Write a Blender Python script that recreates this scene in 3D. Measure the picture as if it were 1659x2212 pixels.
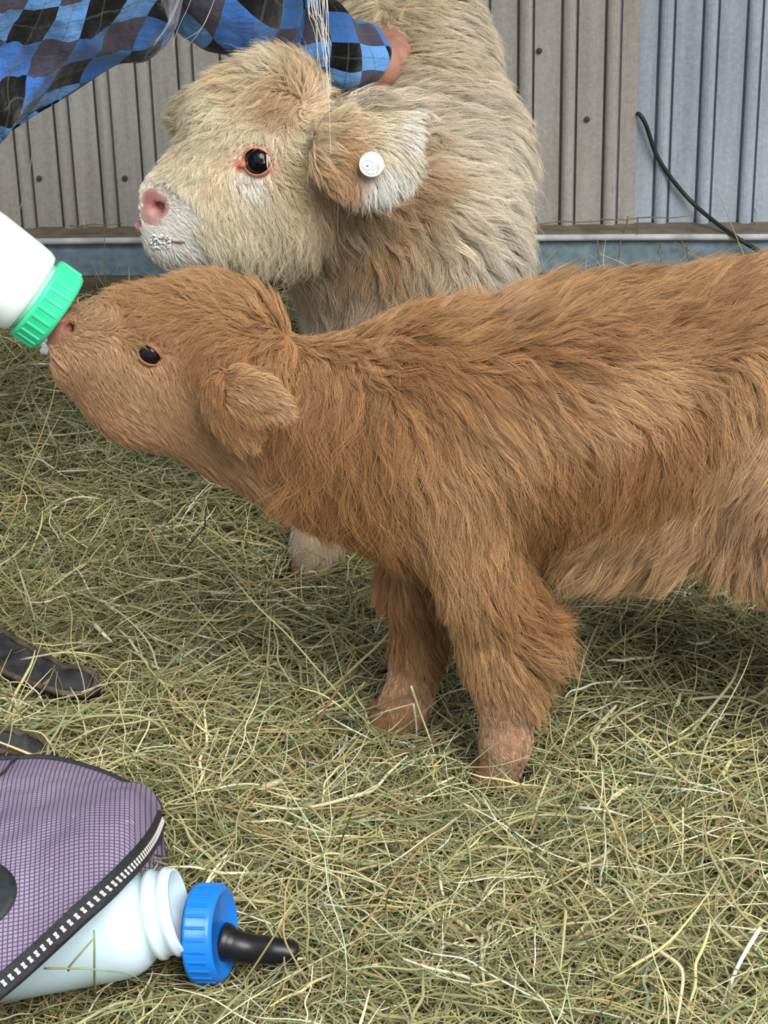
import bpy, bmesh, math, random
import numpy as np
from mathutils import Vector, Matrix
from mathutils.kdtree import KDTree

for o in list(bpy.data.objects):
    bpy.data.objects.remove(o, do_unlink=True)
SC = bpy.context.scene
COL = SC.collection
rng = np.random.default_rng(7)
random.seed(7)

# ------------------------------------------------------------------ camera
FW, FH, FPX = 1659.0, 2212.0, 4500.0
PITCH, ROLL, CAM_H = math.radians(25.0), math.radians(1.3), 1.10
F_ = np.array([0, math.cos(PITCH), -math.sin(PITCH)])
U0 = np.array([0, math.sin(PITCH), math.cos(PITCH)])
R0 = np.array([1.0, 0, 0])
R_ = R0 * math.cos(ROLL) - U0 * math.sin(ROLL)
U_ = U0 * math.cos(ROLL) + R0 * math.sin(ROLL)
CAM = np.array([0, 0, CAM_H])
cd = bpy.data.cameras.new('camera')
cd.sensor_fit = 'VERTICAL'
cd.sensor_height = 36.0
cd.sensor_width = 36.0
cd.lens = 36.0 * FPX / FH
cd.clip_start = 0.05
cd.clip_end = 100
cam = bpy.data.objects.new('camera', cd)
COL.objects.link(cam)
cam.matrix_world = Matrix(((R_[0], U_[0], -F_[0], CAM[0]), (R_[1], U_[1], -F_[1], CAM[1]),
                           (R_[2], U_[2], -F_[2], CAM[2]), (0, 0, 0, 1)))
SC.camera = cam

# ------------------------------------------------------------------ light
SC.view_settings.view_transform = 'Standard'
SC.view_settings.look = 'None'
SC.view_settings.gamma = 1.0
SC.view_settings.use_curve_mapping = False
SC.view_settings.exposure = 0.42
SC.cycles.max_bounces = 4
SC.cycles.diffuse_bounces = 2
SC.cycles.glossy_bounces = 2
W = bpy.data.worlds.new('overcast_sky')
SC.world = W
W.use_nodes = True
wn = W.node_tree
wn.nodes.clear()
w_out = wn.nodes.new('ShaderNodeOutputWorld')
w_bg = wn.nodes.new('ShaderNodeBackground')
w_tc = wn.nodes.new('ShaderNodeTexCoord')
w_sep = wn.nodes.new('ShaderNodeSeparateXYZ')
w_rmp = wn.nodes.new('ShaderNodeValToRGB')
w_rmp.color_ramp.elements[0].position = 0.45
w_rmp.color_ramp.elements[0].color = (0.46, 0.48, 0.48, 1)
w_rmp.color_ramp.elements[1].position = 1.0
w_rmp.color_ramp.elements[1].color = (0.92, 0.97, 1.05, 1)
w_map = wn.nodes.new('ShaderNodeMapRange')
w_map.inputs['From Min'].default_value = -1
wn.links.new(w_tc.outputs['Generated'], w_sep.inputs[0])
wn.links.new(w_sep.outputs['Z'], w_map.inputs['Value'])
wn.links.new(w_map.outputs[0], w_rmp.inputs[0])
wn.links.new(w_rmp.outputs[0], w_bg.inputs[0])
wn.links.new(w_bg.outputs[0], w_out.inputs[0])
w_bg.inputs[1].default_value = 0.95
sd = bpy.data.lights.new('open_sky_daylight_offscreen', 'SUN')
sd.energy = 2.9
sd.angle = math.radians(38)
sd.color = (1.0, 0.985, 0.95)
sun = bpy.data.objects.new('open_sky_daylight_offscreen', sd)
COL.objects.link(sun)
sun.rotation_euler = Vector((-0.42, 0.72, -0.85)).to_track_quat('-Z', 'Y').to_euler()


# ------------------------------------------------------------------ helpers
def ray(px, py):
    return F_ + (px - FW / 2) / FPX * R_ + (FH / 2 - py) / FPX * U_


def P(px, py, Y):
    d = ray(px, py)
    return CAM + d * (Y / d[1])


def PG(px, py, z=0.0):
    d = ray(px, py)
    return CAM + d * ((z - CAM_H) / d[2])


def mpp(p):
    return float(np.dot(np.asarray(p) - CAM, F_)) / FPX


def lin(r, g, b):
    def f(c):
        c /= 255.0
        return c / 12.92 if c <= 0.04045 else ((c + 0.055) / 1.055) ** 2.4
    return (f(r), f(g), f(b))


def tag(o, label=None, cat=None, group=None, kind=None):
    if label:
        o['label'] = label
    if cat:
        o['category'] = cat
    if group:
        o['group'] = group
    if kind:
        o['kind'] = kind
    return o


def empty(name, loc=(0, 0, 0)):
    o = bpy.data.objects.new(name, None)
    o.empty_display_size = 0.05
    COL.objects.link(o)
    o.location = loc
    return o


def link(name, me, mat=None, parent=None, smooth=True):
    o = bpy.data.objects.new(name, me)
    COL.objects.link(o)
    if mat is not None and not me.materials:
        me.materials.append(mat)
    if smooth and hasattr(me, 'polygons'):
        me.polygons.foreach_set('use_smooth', [True] * len(me.polygons))
    if parent is not None:
        o.parent = parent
        pw = parent.matrix_basis
        if parent.parent is not None:
            pw = parent.parent.matrix_basis @ parent.matrix_parent_inverse @ parent.matrix_basis
        o.matrix_parent_inverse = pw.inverted()
    return o


def mesh(name, v, f, uv=None):
    me = bpy.data.meshes.new(name)
    me.from_pydata([tuple(map(float, x)) for x in v], [], [tuple(map(int, x)) for x in f])
    if uv is not None:
        ul = me.uv_layers.new(name='UVMap')
        idx = np.empty(len(me.loops), dtype=np.int32)
        me.loops.foreach_get('vertex_index', idx)
        ul.data.foreach_set('uv', np.asarray(uv, dtype=np.float32)[idx].ravel())
    me.update()
    return me


class Lattice:
    """vectorised value noise in 3D, about -1..1"""
    def __init__(self, seed, n=64):
        self.n = n
        self.t = np.random.default_rng(seed).uniform(-1, 1, (n, n, n)).astype(np.float32)

    def __call__(self, p, f=1.0):
        q = np.asarray(p, dtype=np.float64) * f + 1000.37
        i = np.floor(q).astype(int)
        t = q - i
        t = t * t * (3 - 2 * t)
        n = self.n
        r = 0
        for dx in (0, 1):
            for dy in (0, 1):
                for dz in (0, 1):
                    w = (t[..., 0] if dx else 1 - t[..., 0]) * (t[..., 1] if dy else 1 - t[..., 1]) * (t[..., 2] if dz else 1 - t[..., 2])
                    r = r + w * self.t[(i[..., 0] + dx) % n, (i[..., 1] + dy) % n, (i[..., 2] + dz) % n]
        return r


NA, NB, NC = Lattice(1), Lattice(2), Lattice(3)


def catmull(pts, n):
    """smooth curve through control points (any dimension)"""
    pts = np.asarray(pts, dtype=float)
    p = np.vstack([2 * pts[0] - pts[1], pts, 2 * pts[-1] - pts[-2]])
    m = len(pts) - 1
    out = []
    for t in np.linspace(0, m, n):
        k = min(int(t), m - 1)
        u = t - k
        a, b, c, d = p[k], p[k + 1], p[k + 2], p[k + 3]
        out.append(0.5 * ((2 * b) + (-a + c) * u + (2 * a - 5 * b + 4 * c - d) * u ** 2 + (-a + 3 * b - 3 * c + d) * u ** 3))
    return np.array(out)


def unit(v):
    v = np.asarray(v, dtype=float)
    return v / (np.linalg.norm(v, axis=-1, keepdims=True) + 1e-12)


def frames(path):
    t = unit(np.gradient(path, axis=0))
    up = np.array([0, 0, 1.0]) if abs(t[0][2]) < 0.9 else np.array([0, 1.0, 0])
    a = unit(np.cross(up, t[0]))
    A, B = [], []
    for k in range(len(path)):
        a = unit(a - t[k] * np.dot(a, t[k]))
        A.append(a)
        B.append(np.cross(t[k], a))
    return t, np.array(A), np.array(B)


def tube(name, path, rad, seg=12, mat=None, parent=None, caps=True, uvlen=False):
    path = np.asarray(path, dtype=float)
    n = len(path)
    rad = np.broadcast_to(np.asarray(rad, dtype=float), (n,)) if np.ndim(rad) <= 1 else rad
    t, A, B = frames(path)
    th = np.linspace(0, 2 * math.pi, seg, endpoint=False)
    v = (path[:, None, :] + rad[:, None, None] * (np.cos(th)[None, :, None] * A[:, None, :] + np.sin(th)[None, :, None] * B[:, None, :])).reshape(-1, 3)
    f = []
    for i in range(n - 1):
        for j in range(seg):
            f.append((i * seg + j, i * seg + (j + 1) % seg, (i + 1) * seg + (j + 1) % seg, (i + 1) * seg + j))
    if caps:
        f.append(tuple(range(seg))[::-1])
        f.append(tuple((n - 1) * seg + j for j in range(seg)))
    return link(name, mesh(name, v, f), mat, parent)


def lathe_mesh(name, prof, seg=48, closed=False):
    """profile (r, z) about local z"""
    v, f = [], []
    for r, z in prof:
        for j in range(seg):
            a = 2 * math.pi * j / seg
            v.append((r * math.cos(a), r * math.sin(a), z))
    n = len(prof)
    for i in range(n - 1):
        for j in range(seg):
            f.append((i * seg + j, i * seg + (j + 1) % seg, (i + 1) * seg + (j + 1) % seg, (i + 1) * seg + j))
    if prof[0][0] > 1e-6 and not closed:
        f.append(tuple(range(seg))[::-1])
    if prof[-1][0] > 1e-6 and not closed:
        f.append(tuple((n - 1) * seg + j for j in range(seg)))
    if closed:
        for j in range(seg):
            f.append(((n - 1) * seg + j, (n - 1) * seg + (j + 1) % seg, (j + 1) % seg, j))
    return mesh(name, v, f)


def axis_matrix(origin, axis):
    q = Vector(axis).normalized().to_track_quat('Z', 'Y')
    return Matrix.Translation(Vector(origin)) @ q.to_matrix().to_4x4()


def box_mesh(name, sx, sy, sz, bev=0.0, seg=2):
    bm = bmesh.new()
    bmesh.ops.create_cube(bm, size=1.0)
    bmesh.ops.scale(bm, vec=(sx, sy, sz), verts=bm.verts)
    if bev:
        bmesh.ops.bevel(bm, geom=bm.edges[:], offset=bev, segments=seg, affect='EDGES', profile=0.5)
    me = bpy.data.meshes.new(name)
    bm.to_mesh(me)
    bm.free()
    return me


# ------------------------------------------------------------------ materials
class NT:
    def __init__(self, name):
        self.m = bpy.data.materials.new(name)
        self.m.use_nodes = True
        self.t = self.m.node_tree
        self.b = self.t.nodes['Principled BSDF']
        self.out = self.t.nodes['Material Output']

    def n(self, typ, **kw):
        nd = self.t.nodes.new(typ)
        for k, v in kw.items():
            setattr(nd, k, v)
        return nd

    def l(self, a, b):
        self.t.links.new(a, b)

    def ramp(self, fac, stops):
        r = self.n('ShaderNodeValToRGB')
        e = r.color_ramp.elements
        while len(e) < len(stops):
            e.new(0.5)
        for k, (p, c) in enumerate(stops):
            e[k].position = p
            e[k].color = (*c, 1)
        self.l(fac, r.inputs[0])
        return r.outputs[0]

    def noise(self, scale, detail=4, rough=0.55, coord='Object', stretch=None):
        tc = self.n('ShaderNodeTexCoord')
        src = tc.outputs[coord]
        if stretch:
            mp = self.n('ShaderNodeMapping')
            mp.inputs['Scale'].default_value = stretch
            self.l(src, mp.inputs[0])
            src = mp.outputs[0]
        t = self.n('ShaderNodeTexNoise')
        t.inputs['Scale'].default_value = scale
        t.inputs['Detail'].default_value = detail
        t.inputs['Roughness'].default_value = rough
        self.l(src, t.inputs['Vector'])
        return t.outputs['Fac']

    def mix(self, fac, a, b, mode='MIX'):
        x = self.n('ShaderNodeMix', data_type='RGBA', blend_type=mode)
        for sock, val in ((x.inputs[0], fac), (x.inputs[6], a), (x.inputs[7], b)):
            if isinstance(val, bpy.types.NodeSocket):
                self.l(val, sock)
            elif isinstance(val, (int, float)):
                sock.default_value = val
            else:
                sock.default_value = (*val, 1)
        return x.outputs[2]

    def math(self, op, a, b=None, c=None):
        x = self.n('ShaderNodeMath', operation=op)
        for k, val in enumerate((a, b, c)):
            if val is None:
                continue
            if isinstance(val, bpy.types.NodeSocket):
                self.l(val, x.inputs[k])
            else:
                x.inputs[k].default_value = val
        return x.outputs[0]

    def bump(self, height, strength=0.3, dist=0.002):
        bp = self.n('ShaderNodeBump')
        bp.inputs['Strength'].default_value = strength
        bp.inputs['Distance'].default_value = dist
        self.l(height, bp.inputs['Height'])
        self.l(bp.outputs[0], self.b.inputs['Normal'])

    def set(self, **kw):
        for k, v in kw.items():
            k = k.replace('_', ' ')
            s = self.b.inputs[k]
            if isinstance(v, bpy.types.NodeSocket):
                self.l(v, s)
            elif isinstance(v, tuple):
                s.default_value = (*v, 1) if len(v) == 3 else v
            else:
                s.default_value = v
        return self


def plain(name, col, rough=0.6, var=0.12, scale=60, bump=0.0, spec=0.4, **kw):
    t = NT(name)
    nz = t.noise(scale)
    dark = tuple(c * (1 - var) for c in col)
    lite = tuple(min(1, c * (1 + var)) for c in col)
    t.set(Base_Color=t.ramp(nz, [(0.3, dark), (0.7, lite)]), Roughness=rough, Specular_IOR_Level=spec, **kw)
    if bump:
        t.bump(nz, bump, 0.001)
    return t.m


def strand_material(name, rough=0.6, spec=0.25, tip=0.2, root=0.0):
    t = NT(name)
    at = t.n('ShaderNodeAttribute', attribute_name='strand_color')
    hi = t.n('ShaderNodeHairInfo')
    k = t.n('ShaderNodeMapRange')
    k.inputs['To Min'].default_value = 1.0 - root
    k.inputs['To Max'].default_value = 1.0 + tip
    t.l(hi.outputs['Intercept'], k.inputs['Value'])
    v = t.n('ShaderNodeVectorMath', operation='SCALE')
    t.l(at.outputs['Color'], v.inputs[0])
    t.l(k.outputs[0], v.inputs['Scale'])
    t.set(Base_Color=v.outputs[0], Roughness=rough, Specular_IOR_Level=spec)
    return t.m


M_FUR = strand_material('calf_hair', 0.55, 0.3, 0.0, 0.0)
M_HAY = strand_material('hay_stems', 0.7, 0.2, 0.0)
M_HAIR = strand_material('grey_blond_hair', 0.4, 0.5, 0.0)


def skin_mat(name, rough=0.6, bump=0.25, spec=0.35):
    t = NT(name)
    at = t.n('ShaderNodeAttribute', attribute_name='skin_color')
    nz = t.noise(160, 5)
    c = t.mix(1.0, at.outputs['Color'], t.ramp(nz, [(0.3, (0.82,) * 3), (0.7, (1.0,) * 3)]), 'MULTIPLY')
    t.set(Base_Color=c, Roughness=rough, Specular_IOR_Level=spec)
    t.bump(nz, bump, 0.001)
    return t.m


M_CALFSKIN = skin_mat('calf_skin')
M_EYE = plain('dark_eye', (0.006, 0.005, 0.006), 0.10, 0.3, 200, spec=0.3)
M_LID = plain('pink_eyelid', lin(214, 142, 122), 0.4, 0.15, 300, 0.1)
M_LID_B = plain('brown_eyelid', lin(146, 100, 70), 0.5, 0.15, 300, 0.1)
M_PINK = plain('pink_nose_skin', lin(190, 130, 118), 0.35, 0.2, 400, 0.3)
M_TONGUE = plain('pink_tongue', lin(226, 170, 176), 0.3, 0.1, 200)
M_NOSTRIL = plain('calf_lip', lin(158, 110, 94), 0.5, 0.3, 200)
M_FOAM = plain('milk_foam', (0.85, 0.87, 0.88), 0.35, 0.05, 300)
M_HOOF = plain('hoof_horn', lin(128, 92, 66), 0.6, 0.25, 120, 0.2)
M_TAG = plain('white_tag_plastic', (0.86, 0.86, 0.84), 0.35, 0.03, 80)
M_TAGINK = plain('grey_tag_embossing', lin(178, 190, 186), 0.5, 0.1, 80)


# ------------------------------------------------------------------ implicit bodies
class Body:
    def __init__(self, lo, hi, h):
        self.h = h
        self.lo = np.array(lo, dtype=float)
        self.n = np.ceil((np.array(hi) - self.lo) / h).astype(int) + 1
        self.g = np.full(self.n, 0.25, dtype=np.float32)

    def _sub(self, a, b, r):
        m = r + 0.05
        i0 = np.clip(np.floor((np.minimum(a, b) - m - self.lo) / self.h).astype(int), 0, self.n - 1)
        i1 = np.clip(np.ceil((np.maximum(a, b) + m - self.lo) / self.h).astype(int) + 1, 1, self.n)
        ax = [self.lo[k] + self.h * np.arange(i0[k], i1[k], dtype=np.float32) for k in range(3)]
        sl = tuple(slice(i0[k], i1[k]) for k in range(3))
        return sl, ax

    def add(self, a, b, ra, rb, k=0.02, flat=None, s=1.0, cut=False):
        a, b = np.asarray(a, float), np.asarray(b, float)
        sl, ax = self._sub(a, b, max(ra, rb) * max(1.0, s))
        X, Y, Z = np.meshgrid(*ax, indexing='ij', sparse=True)
        a2, b2 = a.copy(), b.copy()
        n = unit(flat) if flat is not None else None

        def warp(p):
            return p + n * np.dot(n, p) * (1 / s - 1)
        if n is not None:
            dn = (X * n[0] + Y * n[1] + Z * n[2]) * (1 / s - 1)
            X, Y, Z = X + n[0] * dn, Y + n[1] * dn, Z + n[2] * dn
            a2, b2 = warp(a), warp(b)
        ba = b2 - a2
        L = float(np.dot(ba, ba)) + 1e-9
        px, py, pz = X - a2[0], Y - a2[1], Z - a2[2]
        t = np.clip((px * ba[0] + py * ba[1] + pz * ba[2]) / L, 0, 1)
        d = np.sqrt((px - t * ba[0]) ** 2 + (py - t * ba[1]) ** 2 + (pz - t * ba[2]) ** 2) - (ra + (rb - ra) * t)
        d = d * min(1.0, s)
        g = self.g[sl]
        if cut:
            d = -d
            h = np.clip(0.5 - 0.5 * (g - d) / k, 0, 1)
            self.g[sl] = g * (1 - h) + d * h + k * h * (1 - h)
        else:
            h = np.clip(0.5 + 0.5 * (g - d) / k, 0, 1)
            self.g[sl] = g * (1 - h) + d * h - k * h * (1 - h)

    def sample(self, p):
        q = (p - self.lo) / self.h
        q = np.clip(q, 0, self.n - 1.001)
        i = q.astype(int)
        t = q - i
        r = 0
        for dx in (0, 1):
            for dy in (0, 1):
                for dz in (0, 1):
                    w = (t[:, 0] if dx else 1 - t[:, 0]) * (t[:, 1] if dy else 1 - t[:, 1]) * (t[:, 2] if dz else 1 - t[:, 2])
                    r = r + w * self.g[i[:, 0] + dx, i[:, 1] + dy, i[:, 2] + dz]
        return r

    def grad(self, p):
        e = self.h * 1.2
        g = np.stack([self.sample(p + np.eye(3)[k] * e) - self.sample(p - np.eye(3)[k] * e) for k in range(3)], -1)
        return unit(g)

    def hit(self, px, py):
        d = unit(ray(px, py))
        t = 0.8
        for _ in range(400):
            p = CAM + d * t
            if np.all(p > self.lo + self.h) and np.all(p < self.lo + (self.n - 2) * self.h):
                s = float(self.sample(p[None])[0])
                if s < 0.0006:
                    return p, self.grad(p[None])[0]
                t += max(0.0008, min(s * 0.6, 0.02))
            else:
                t += 0.01
            if t > 5:
                break
        return CAM + d * 2.0, None

    def surface(self):
        g = self.g
        S = g < 0
        n = self.n
        c = np.zeros(n - 1, dtype=np.int8)
        for dx in (0, 1):
            for dy in (0, 1):
                for dz in (0, 1):
                    c += S[dx:n[0] - 1 + dx, dy:n[1] - 1 + dy, dz:n[2] - 1 + dz]
        act = (c > 0) & (c < 8)
        idx = np.argwhere(act)
        vid = np.full(n - 1, -1, dtype=np.int64)
        vid[act] = np.arange(len(idx))
        acc = np.zeros((len(idx), 3))
        cnt = np.zeros(len(idx))
        corners = [(x, y, z) for x in (0, 1) for y in (0, 1) for z in (0, 1)]
        for ca in corners:
            for k in range(3):
                if ca[k] == 0:
                    cb = list(ca)
                    cb[k] = 1
                    va = g[idx[:, 0] + ca[0], idx[:, 1] + ca[1], idx[:, 2] + ca[2]]
                    vb = g[idx[:, 0] + cb[0], idx[:, 1] + cb[1], idx[:, 2] + cb[2]]
                    cr = (va < 0) != (vb < 0)
                    t = np.where(cr, va / np.where(cr, va - vb, 1), 0)
                    pt = np.array(ca, float)[None].repeat(len(idx), 0)
                    pt[:, k] = t
                    acc[cr] += pt[cr]
                    cnt[cr] += 1
        v = self.lo + self.h * (idx + acc / np.maximum(cnt, 1)[:, None])
        quads = []
        for k in range(3):
            u, w = (k + 1) % 3, (k + 2) % 3
            sa = [slice(1, n[q] - 1) for q in range(3)]
            sb = list(sa)
            sa[k] = slice(0, n[k] - 1)
            sb[k] = slice(1, n[k])
            A, B = S[tuple(sa)], S[tuple(sb)]
            cr = np.argwhere(A != B)
            off = np.ones(3, int)
            off[k] = 0
            e = cr + off
            ins = A[tuple(cr.T)]
            du = np.zeros(3, int)
            du[u] = 1
            dw = np.zeros(3, int)
            dw[w] = 1
            q = np.stack([vid[tuple((e - du - dw).T)], vid[tuple((e - dw).T)], vid[tuple(e.T)], vid[tuple((e - du).T)]], -1)
            q = np.where(ins[:, None], q, q[:, ::-1])
            quads.append(q)
        f = np.vstack(quads)
        f = f[(f >= 0).all(1)]
        return v, f


def np_mesh(name, v, f):
    me = bpy.data.meshes.new(name)
    me.vertices.add(len(v))
    me.vertices.foreach_set('co', np.asarray(v, np.float32).ravel())
    k = f.shape[1]
    me.loops.add(len(f) * k)
    me.loops.foreach_set('vertex_index', np.asarray(f, np.int32).ravel())
    me.polygons.add(len(f))
    me.polygons.foreach_set('loop_start', np.arange(0, len(f) * k, k, dtype=np.int32))
    me.update(calc_edges=True)
    me.validate()
    return me


def paint(me, v, base, spots, attr='skin_color'):
    c = np.tile(np.array([*base, 1.0], np.float32), (len(v), 1))
    for p, r, colr in spots:
        d = np.linalg.norm(v - np.asarray(p)[None], axis=1)
        w = np.clip(1.6 - d / r * 1.2, 0, 1)[:, None]
        c[:, :3] = c[:, :3] * (1 - w) + np.array(colr)[None] * w
    a = me.color_attributes.new(attr, 'FLOAT_COLOR', 'POINT')
    a.data.foreach_set('color', c.ravel())


def strands(name, pts, rad, colors, mat, parent=None):
    """pts (N,K,3), rad (N,K), colors (N,3) -> one hair curves object"""
    N, K = pts.shape[:2]
    cu = bpy.data.hair_curves.new(name)
    cu.add_curves([K] * N)
    cu.attributes['position'].data.foreach_set('vector', np.ascontiguousarray(pts, dtype=np.float32).ravel())
    ra = cu.attributes.get('radius') or cu.attributes.new('radius', 'FLOAT', 'POINT')
    ra.data.foreach_set('value', np.ascontiguousarray(rad, dtype=np.float32).ravel())
    ca = cu.attributes.new('strand_color', 'FLOAT_COLOR', 'CURVE')
    cc = np.ones((N, 4), np.float32)
    cc[:, :3] = np.clip(colors, 0, 1)
    ca.data.foreach_set('color', cc.ravel())
    cu.materials.append(mat)
    o = bpy.data.objects.new(name, cu)
    COL.objects.link(o)
    if parent is not None:
        o.parent = parent
        o.matrix_parent_inverse = parent.matrix_basis.inverted()
    return o


def guide_table(rows, Y, yw, ex=0.80, mul=0.92, body=None):
    """rows: (px, py, [Y], angle in degrees (0 = right, 90 = up in the picture), length cm, lift, wave, rgb)"""
    pos, dr, par, col = [], [], [], []
    for r in rows:
        px, py, ang, L, lift, wave, rgb = r[:7]
        yy = r[7] if len(r) > 7 else Y
        q = P(px, py, yy)
        if body is not None:
            h_, n_ = body.hit(px, py)
            if n_ is not None:
                q = h_
        pos.append(q)
        a = math.radians(ang)
        dr.append((math.cos(a), 0, math.sin(a)))
        par.append((L / 100, lift, wave))
        c_ = np.array(lin(*rgb)) ** ex * mul      # strands share light: start less saturated
        col.append(c_)
    return np.array(pos), np.array(dr), np.array(par), np.array(col), np.array([1, yw, 1.0])


def interp(tab, p, power=2.2):
    pos, dr, par, col, w = tab
    out_d = np.zeros((len(p), 3))
    out_p = np.zeros((len(p), par.shape[1]))
    out_c = np.zeros((len(p), 3))
    sw = np.zeros(len(p))
    for k in range(len(pos)):
        d2 = (((p - pos[k]) * w) ** 2).sum(1) + 0.015 ** 2
        ww = d2 ** (-power)
        out_d += ww[:, None] * dr[k]
        out_p += ww[:, None] * par[k]
        out_c += ww[:, None] * col[k]
        sw += ww
    return out_d / sw[:, None], out_p / sw[:, None], out_c / sw[:, None]


def tri_sample(v, f, N, wt, rg):
    a, b, c, d = (v[f[:, k]] for k in range(4))
    ar = 0.5 * np.linalg.norm(np.cross(c - a, d - b), axis=1) * wt
    k = rg.choice(len(f), N, p=ar / ar.sum())
    u, w = rg.random((N, 1)), rg.random((N, 1))
    return (a[k] * (1 - u) * (1 - w) + b[k] * u * (1 - w) + c[k] * u * w + d[k] * (1 - u) * w)


def grow(body, roots, tab, rg, spacing=15, bare=(), K=7, rad=0.00017, clump=0.78, ang_noise=0.55, gravity=0.25,
         col_noise=0.2, lift_mul=1.0, lock_ang=0.14, wamp=0.13, tuft=0.35, fuzz=1.0):
    """locks grow over the body from every `spacing`-th root; the other strands gather round their lock"""
    keep = np.ones(len(roots), bool)
    shr = np.ones(len(roots))
    for c, r0, r1 in bare:
        d = np.linalg.norm(roots - np.asarray(c)[None], axis=1)
        keep &= d > r0 * (0.93 + 0.14 * rg.random(len(roots)))
        shr = np.minimum(shr, np.clip(0.30 + 0.70 * (d - r0) / (r1 - r0 + 1e-9), 0.30, 1))
    roots, shr = roots[keep], shr[keep]
    N = len(roots)
    nG = max(8, N // spacing)
    gi = rg.choice(N, nG, replace=False)
    gr, gs = roots[gi], shr[gi]
    nrm = body.grad(gr)
    fd, par, col = interp(tab, gr)
    ang = ang_noise * (0.9 * NA(gr, 22) + 0.5 * NB(gr, 60)) + lock_ang * rg.standard_normal(nG)
    L = par[:, 0] * gs * (0.75 + 0.45 * rg.random(nG))
    lift = par[:, 1] * lift_mul * (0.65 + 0.7 * rg.random(nG))
    wave = par[:, 2]
    ph, fq, am = rg.random(nG) * 6.283, 0.5 + 0.9 * rg.random(nG), 0.5 + rg.random(nG)
    lat0 = unit(np.cross(nrm, fd))
    tan = unit(fd - nrm * (fd * nrm).sum(1, keepdims=True))
    d0 = tan * np.cos(ang)[:, None] + np.cross(nrm, tan) * np.sin(ang)[:, None]
    gp = np.empty((nG, K, 3))
    gp[:, 0] = gr
    p = gr.copy()
    step = (L / (K - 1))[:, None]
    g = nrm
    for k in range(1, K):
        s = k / (K - 1)
        if k in (2, 3, 5):
            g = body.grad(p)
        d = d0 + np.array([0, 0, -1.0]) * gravity * s
        d = d - g * (d * g).sum(1, keepdims=True) * (1 - 0.35 * s)
        d = unit(d + g * (lift * (1.5 - 1.1 * s))[:, None])
        p = p + d * step
        ds = body.sample(p)
        p = p + g * np.clip(0.0015 * np.clip(L / 0.02, 0.15, 1) + 0.10 * lift * L * s - ds, 0, 0.01)[:, None]
        gp[:, k] = p + lat0 * (wave * am * L * wamp * np.sin(6.283 * fq * s + ph) * s ** 0.7)[:, None]
    s = np.linspace(0, 1, K)
    if tuft > 0:                                   # neighbouring locks lean together into shaggy tufts
        nT = max(4, nG // 5)
        ti = rg.choice(nG, nT, replace=False)
        kt = KDTree(nT)
        for i, q in enumerate(gr[ti]):
            kt.insert(q, i)
        kt.balance()
        to = np.fromiter((kt.find(q)[1] for q in gr), dtype=np.int64, count=nG)
        w = (tuft * s ** 1.3)[None, :, None] * rg.random(nT)[to][:, None, None] * 1.6
        gp = gp * (1 - w) + gp[ti][to] * w
    kd = KDTree(nG)
    for i, q in enumerate(gr):
        kd.insert(q, i)
    kd.balance()
    own = np.fromiter((kd.find(q)[1] for q in roots), dtype=np.int64, count=N)
    rel = gp[own] - gp[own][:, :1]
    lf = (0.66 + 0.42 * rg.random(N)) * np.clip(shr / gs[own], 0.3, 1.15)
    off = roots - gr[own]
    cl = clump * (0.6 + 0.5 * rg.random(nG))[own] * (0.85 + 0.2 * rg.random(N))
    fly = rg.random(N) < 0.05
    cl[fly] *= 0.15
    lf[fly] *= 1.12
    pts = roots[:, None, :] + rel * lf[:, None, None] - off[:, None, :] * (cl[:, None] * (s ** 0.9)[None, :])[..., None]
    Ln = np.linalg.norm(rel[:, -1], axis=1)
    jit = rg.standard_normal((N, 3)) * (Ln * 0.035 * fuzz * np.where(fly, 3.5, 1.0))[:, None]
    pts = pts + jit[:, None, :] * (s ** 1.3)[None, :, None]
    pts[:, 0] -= nrm[own] * 0.001
    rr = rad * (0.7 + 0.6 * rg.random(N))[:, None] * (1 - 0.72 * s ** 1.6)[None, :]
    tone = 1 + col_noise * 0.75 * rg.standard_normal(nG)[own] + col_noise * 0.5 * rg.standard_normal(N) + 0.10 * NC(gr, 28)[own]
    colr = col[own] * np.clip(tone, 0.42, 1.8)[:, None]
    return pts, rr, colr


# ================================================================== SETTING
t = NT('dark_hay_soil')
nz = t.noise(45, 6)
t.set(Base_Color=t.ramp(nz, [(0.3, lin(104, 96, 62)), (0.7, lin(142, 132, 88))]), Roughness=0.95)
t.bump(nz, 0.8, 0.01)
M_SOIL = t.m


def ground_z(x, y):
    p = np.stack([x, y, np.zeros_like(x)], -1)
    return 0.012 * NA(p, 5.0) + 0.008 * NB(p, 13.0) - 0.004


gx, gy = np.meshgrid(np.linspace(-2.2, 2.2, 120), np.linspace(0.5, 3.9, 100), indexing='ij')
gz = ground_z(gx, gy) - 0.022
gv = np.stack([gx, gy, gz], -1).reshape(-1, 3)
gf = [(i * 100 + j, (i + 1) * 100 + j, (i + 1) * 100 + j + 1, i * 100 + j + 1) for i in range(119) for j in range(99)]
floor = link('floor', mesh('floor', gv, gf), M_SOIL)
tag(floor, 'dark trodden bedding floor beneath the loose hay', 'floor', kind='structure')

ROOF_Y, ROOF_Z = 1.60, 1.98
# ---- back wall of ribbed metal sheets; its line follows the sill
Z_SILL = 0.085
wl, wr = PG(100, 521, Z_SILL), PG(1600, 511, Z_SILL)
WD = unit((wr - wl) * np.array([1, 1, 0]))            # along the wall
WN = np.array([WD[1], -WD[0], 0.0])                   # towards the camera
W0 = wl.copy()
W0[2] = 0


def wall_pt(s, off, z):
    return W0 + WD * s + WN * off + np.array([0, 0, z])


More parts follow.
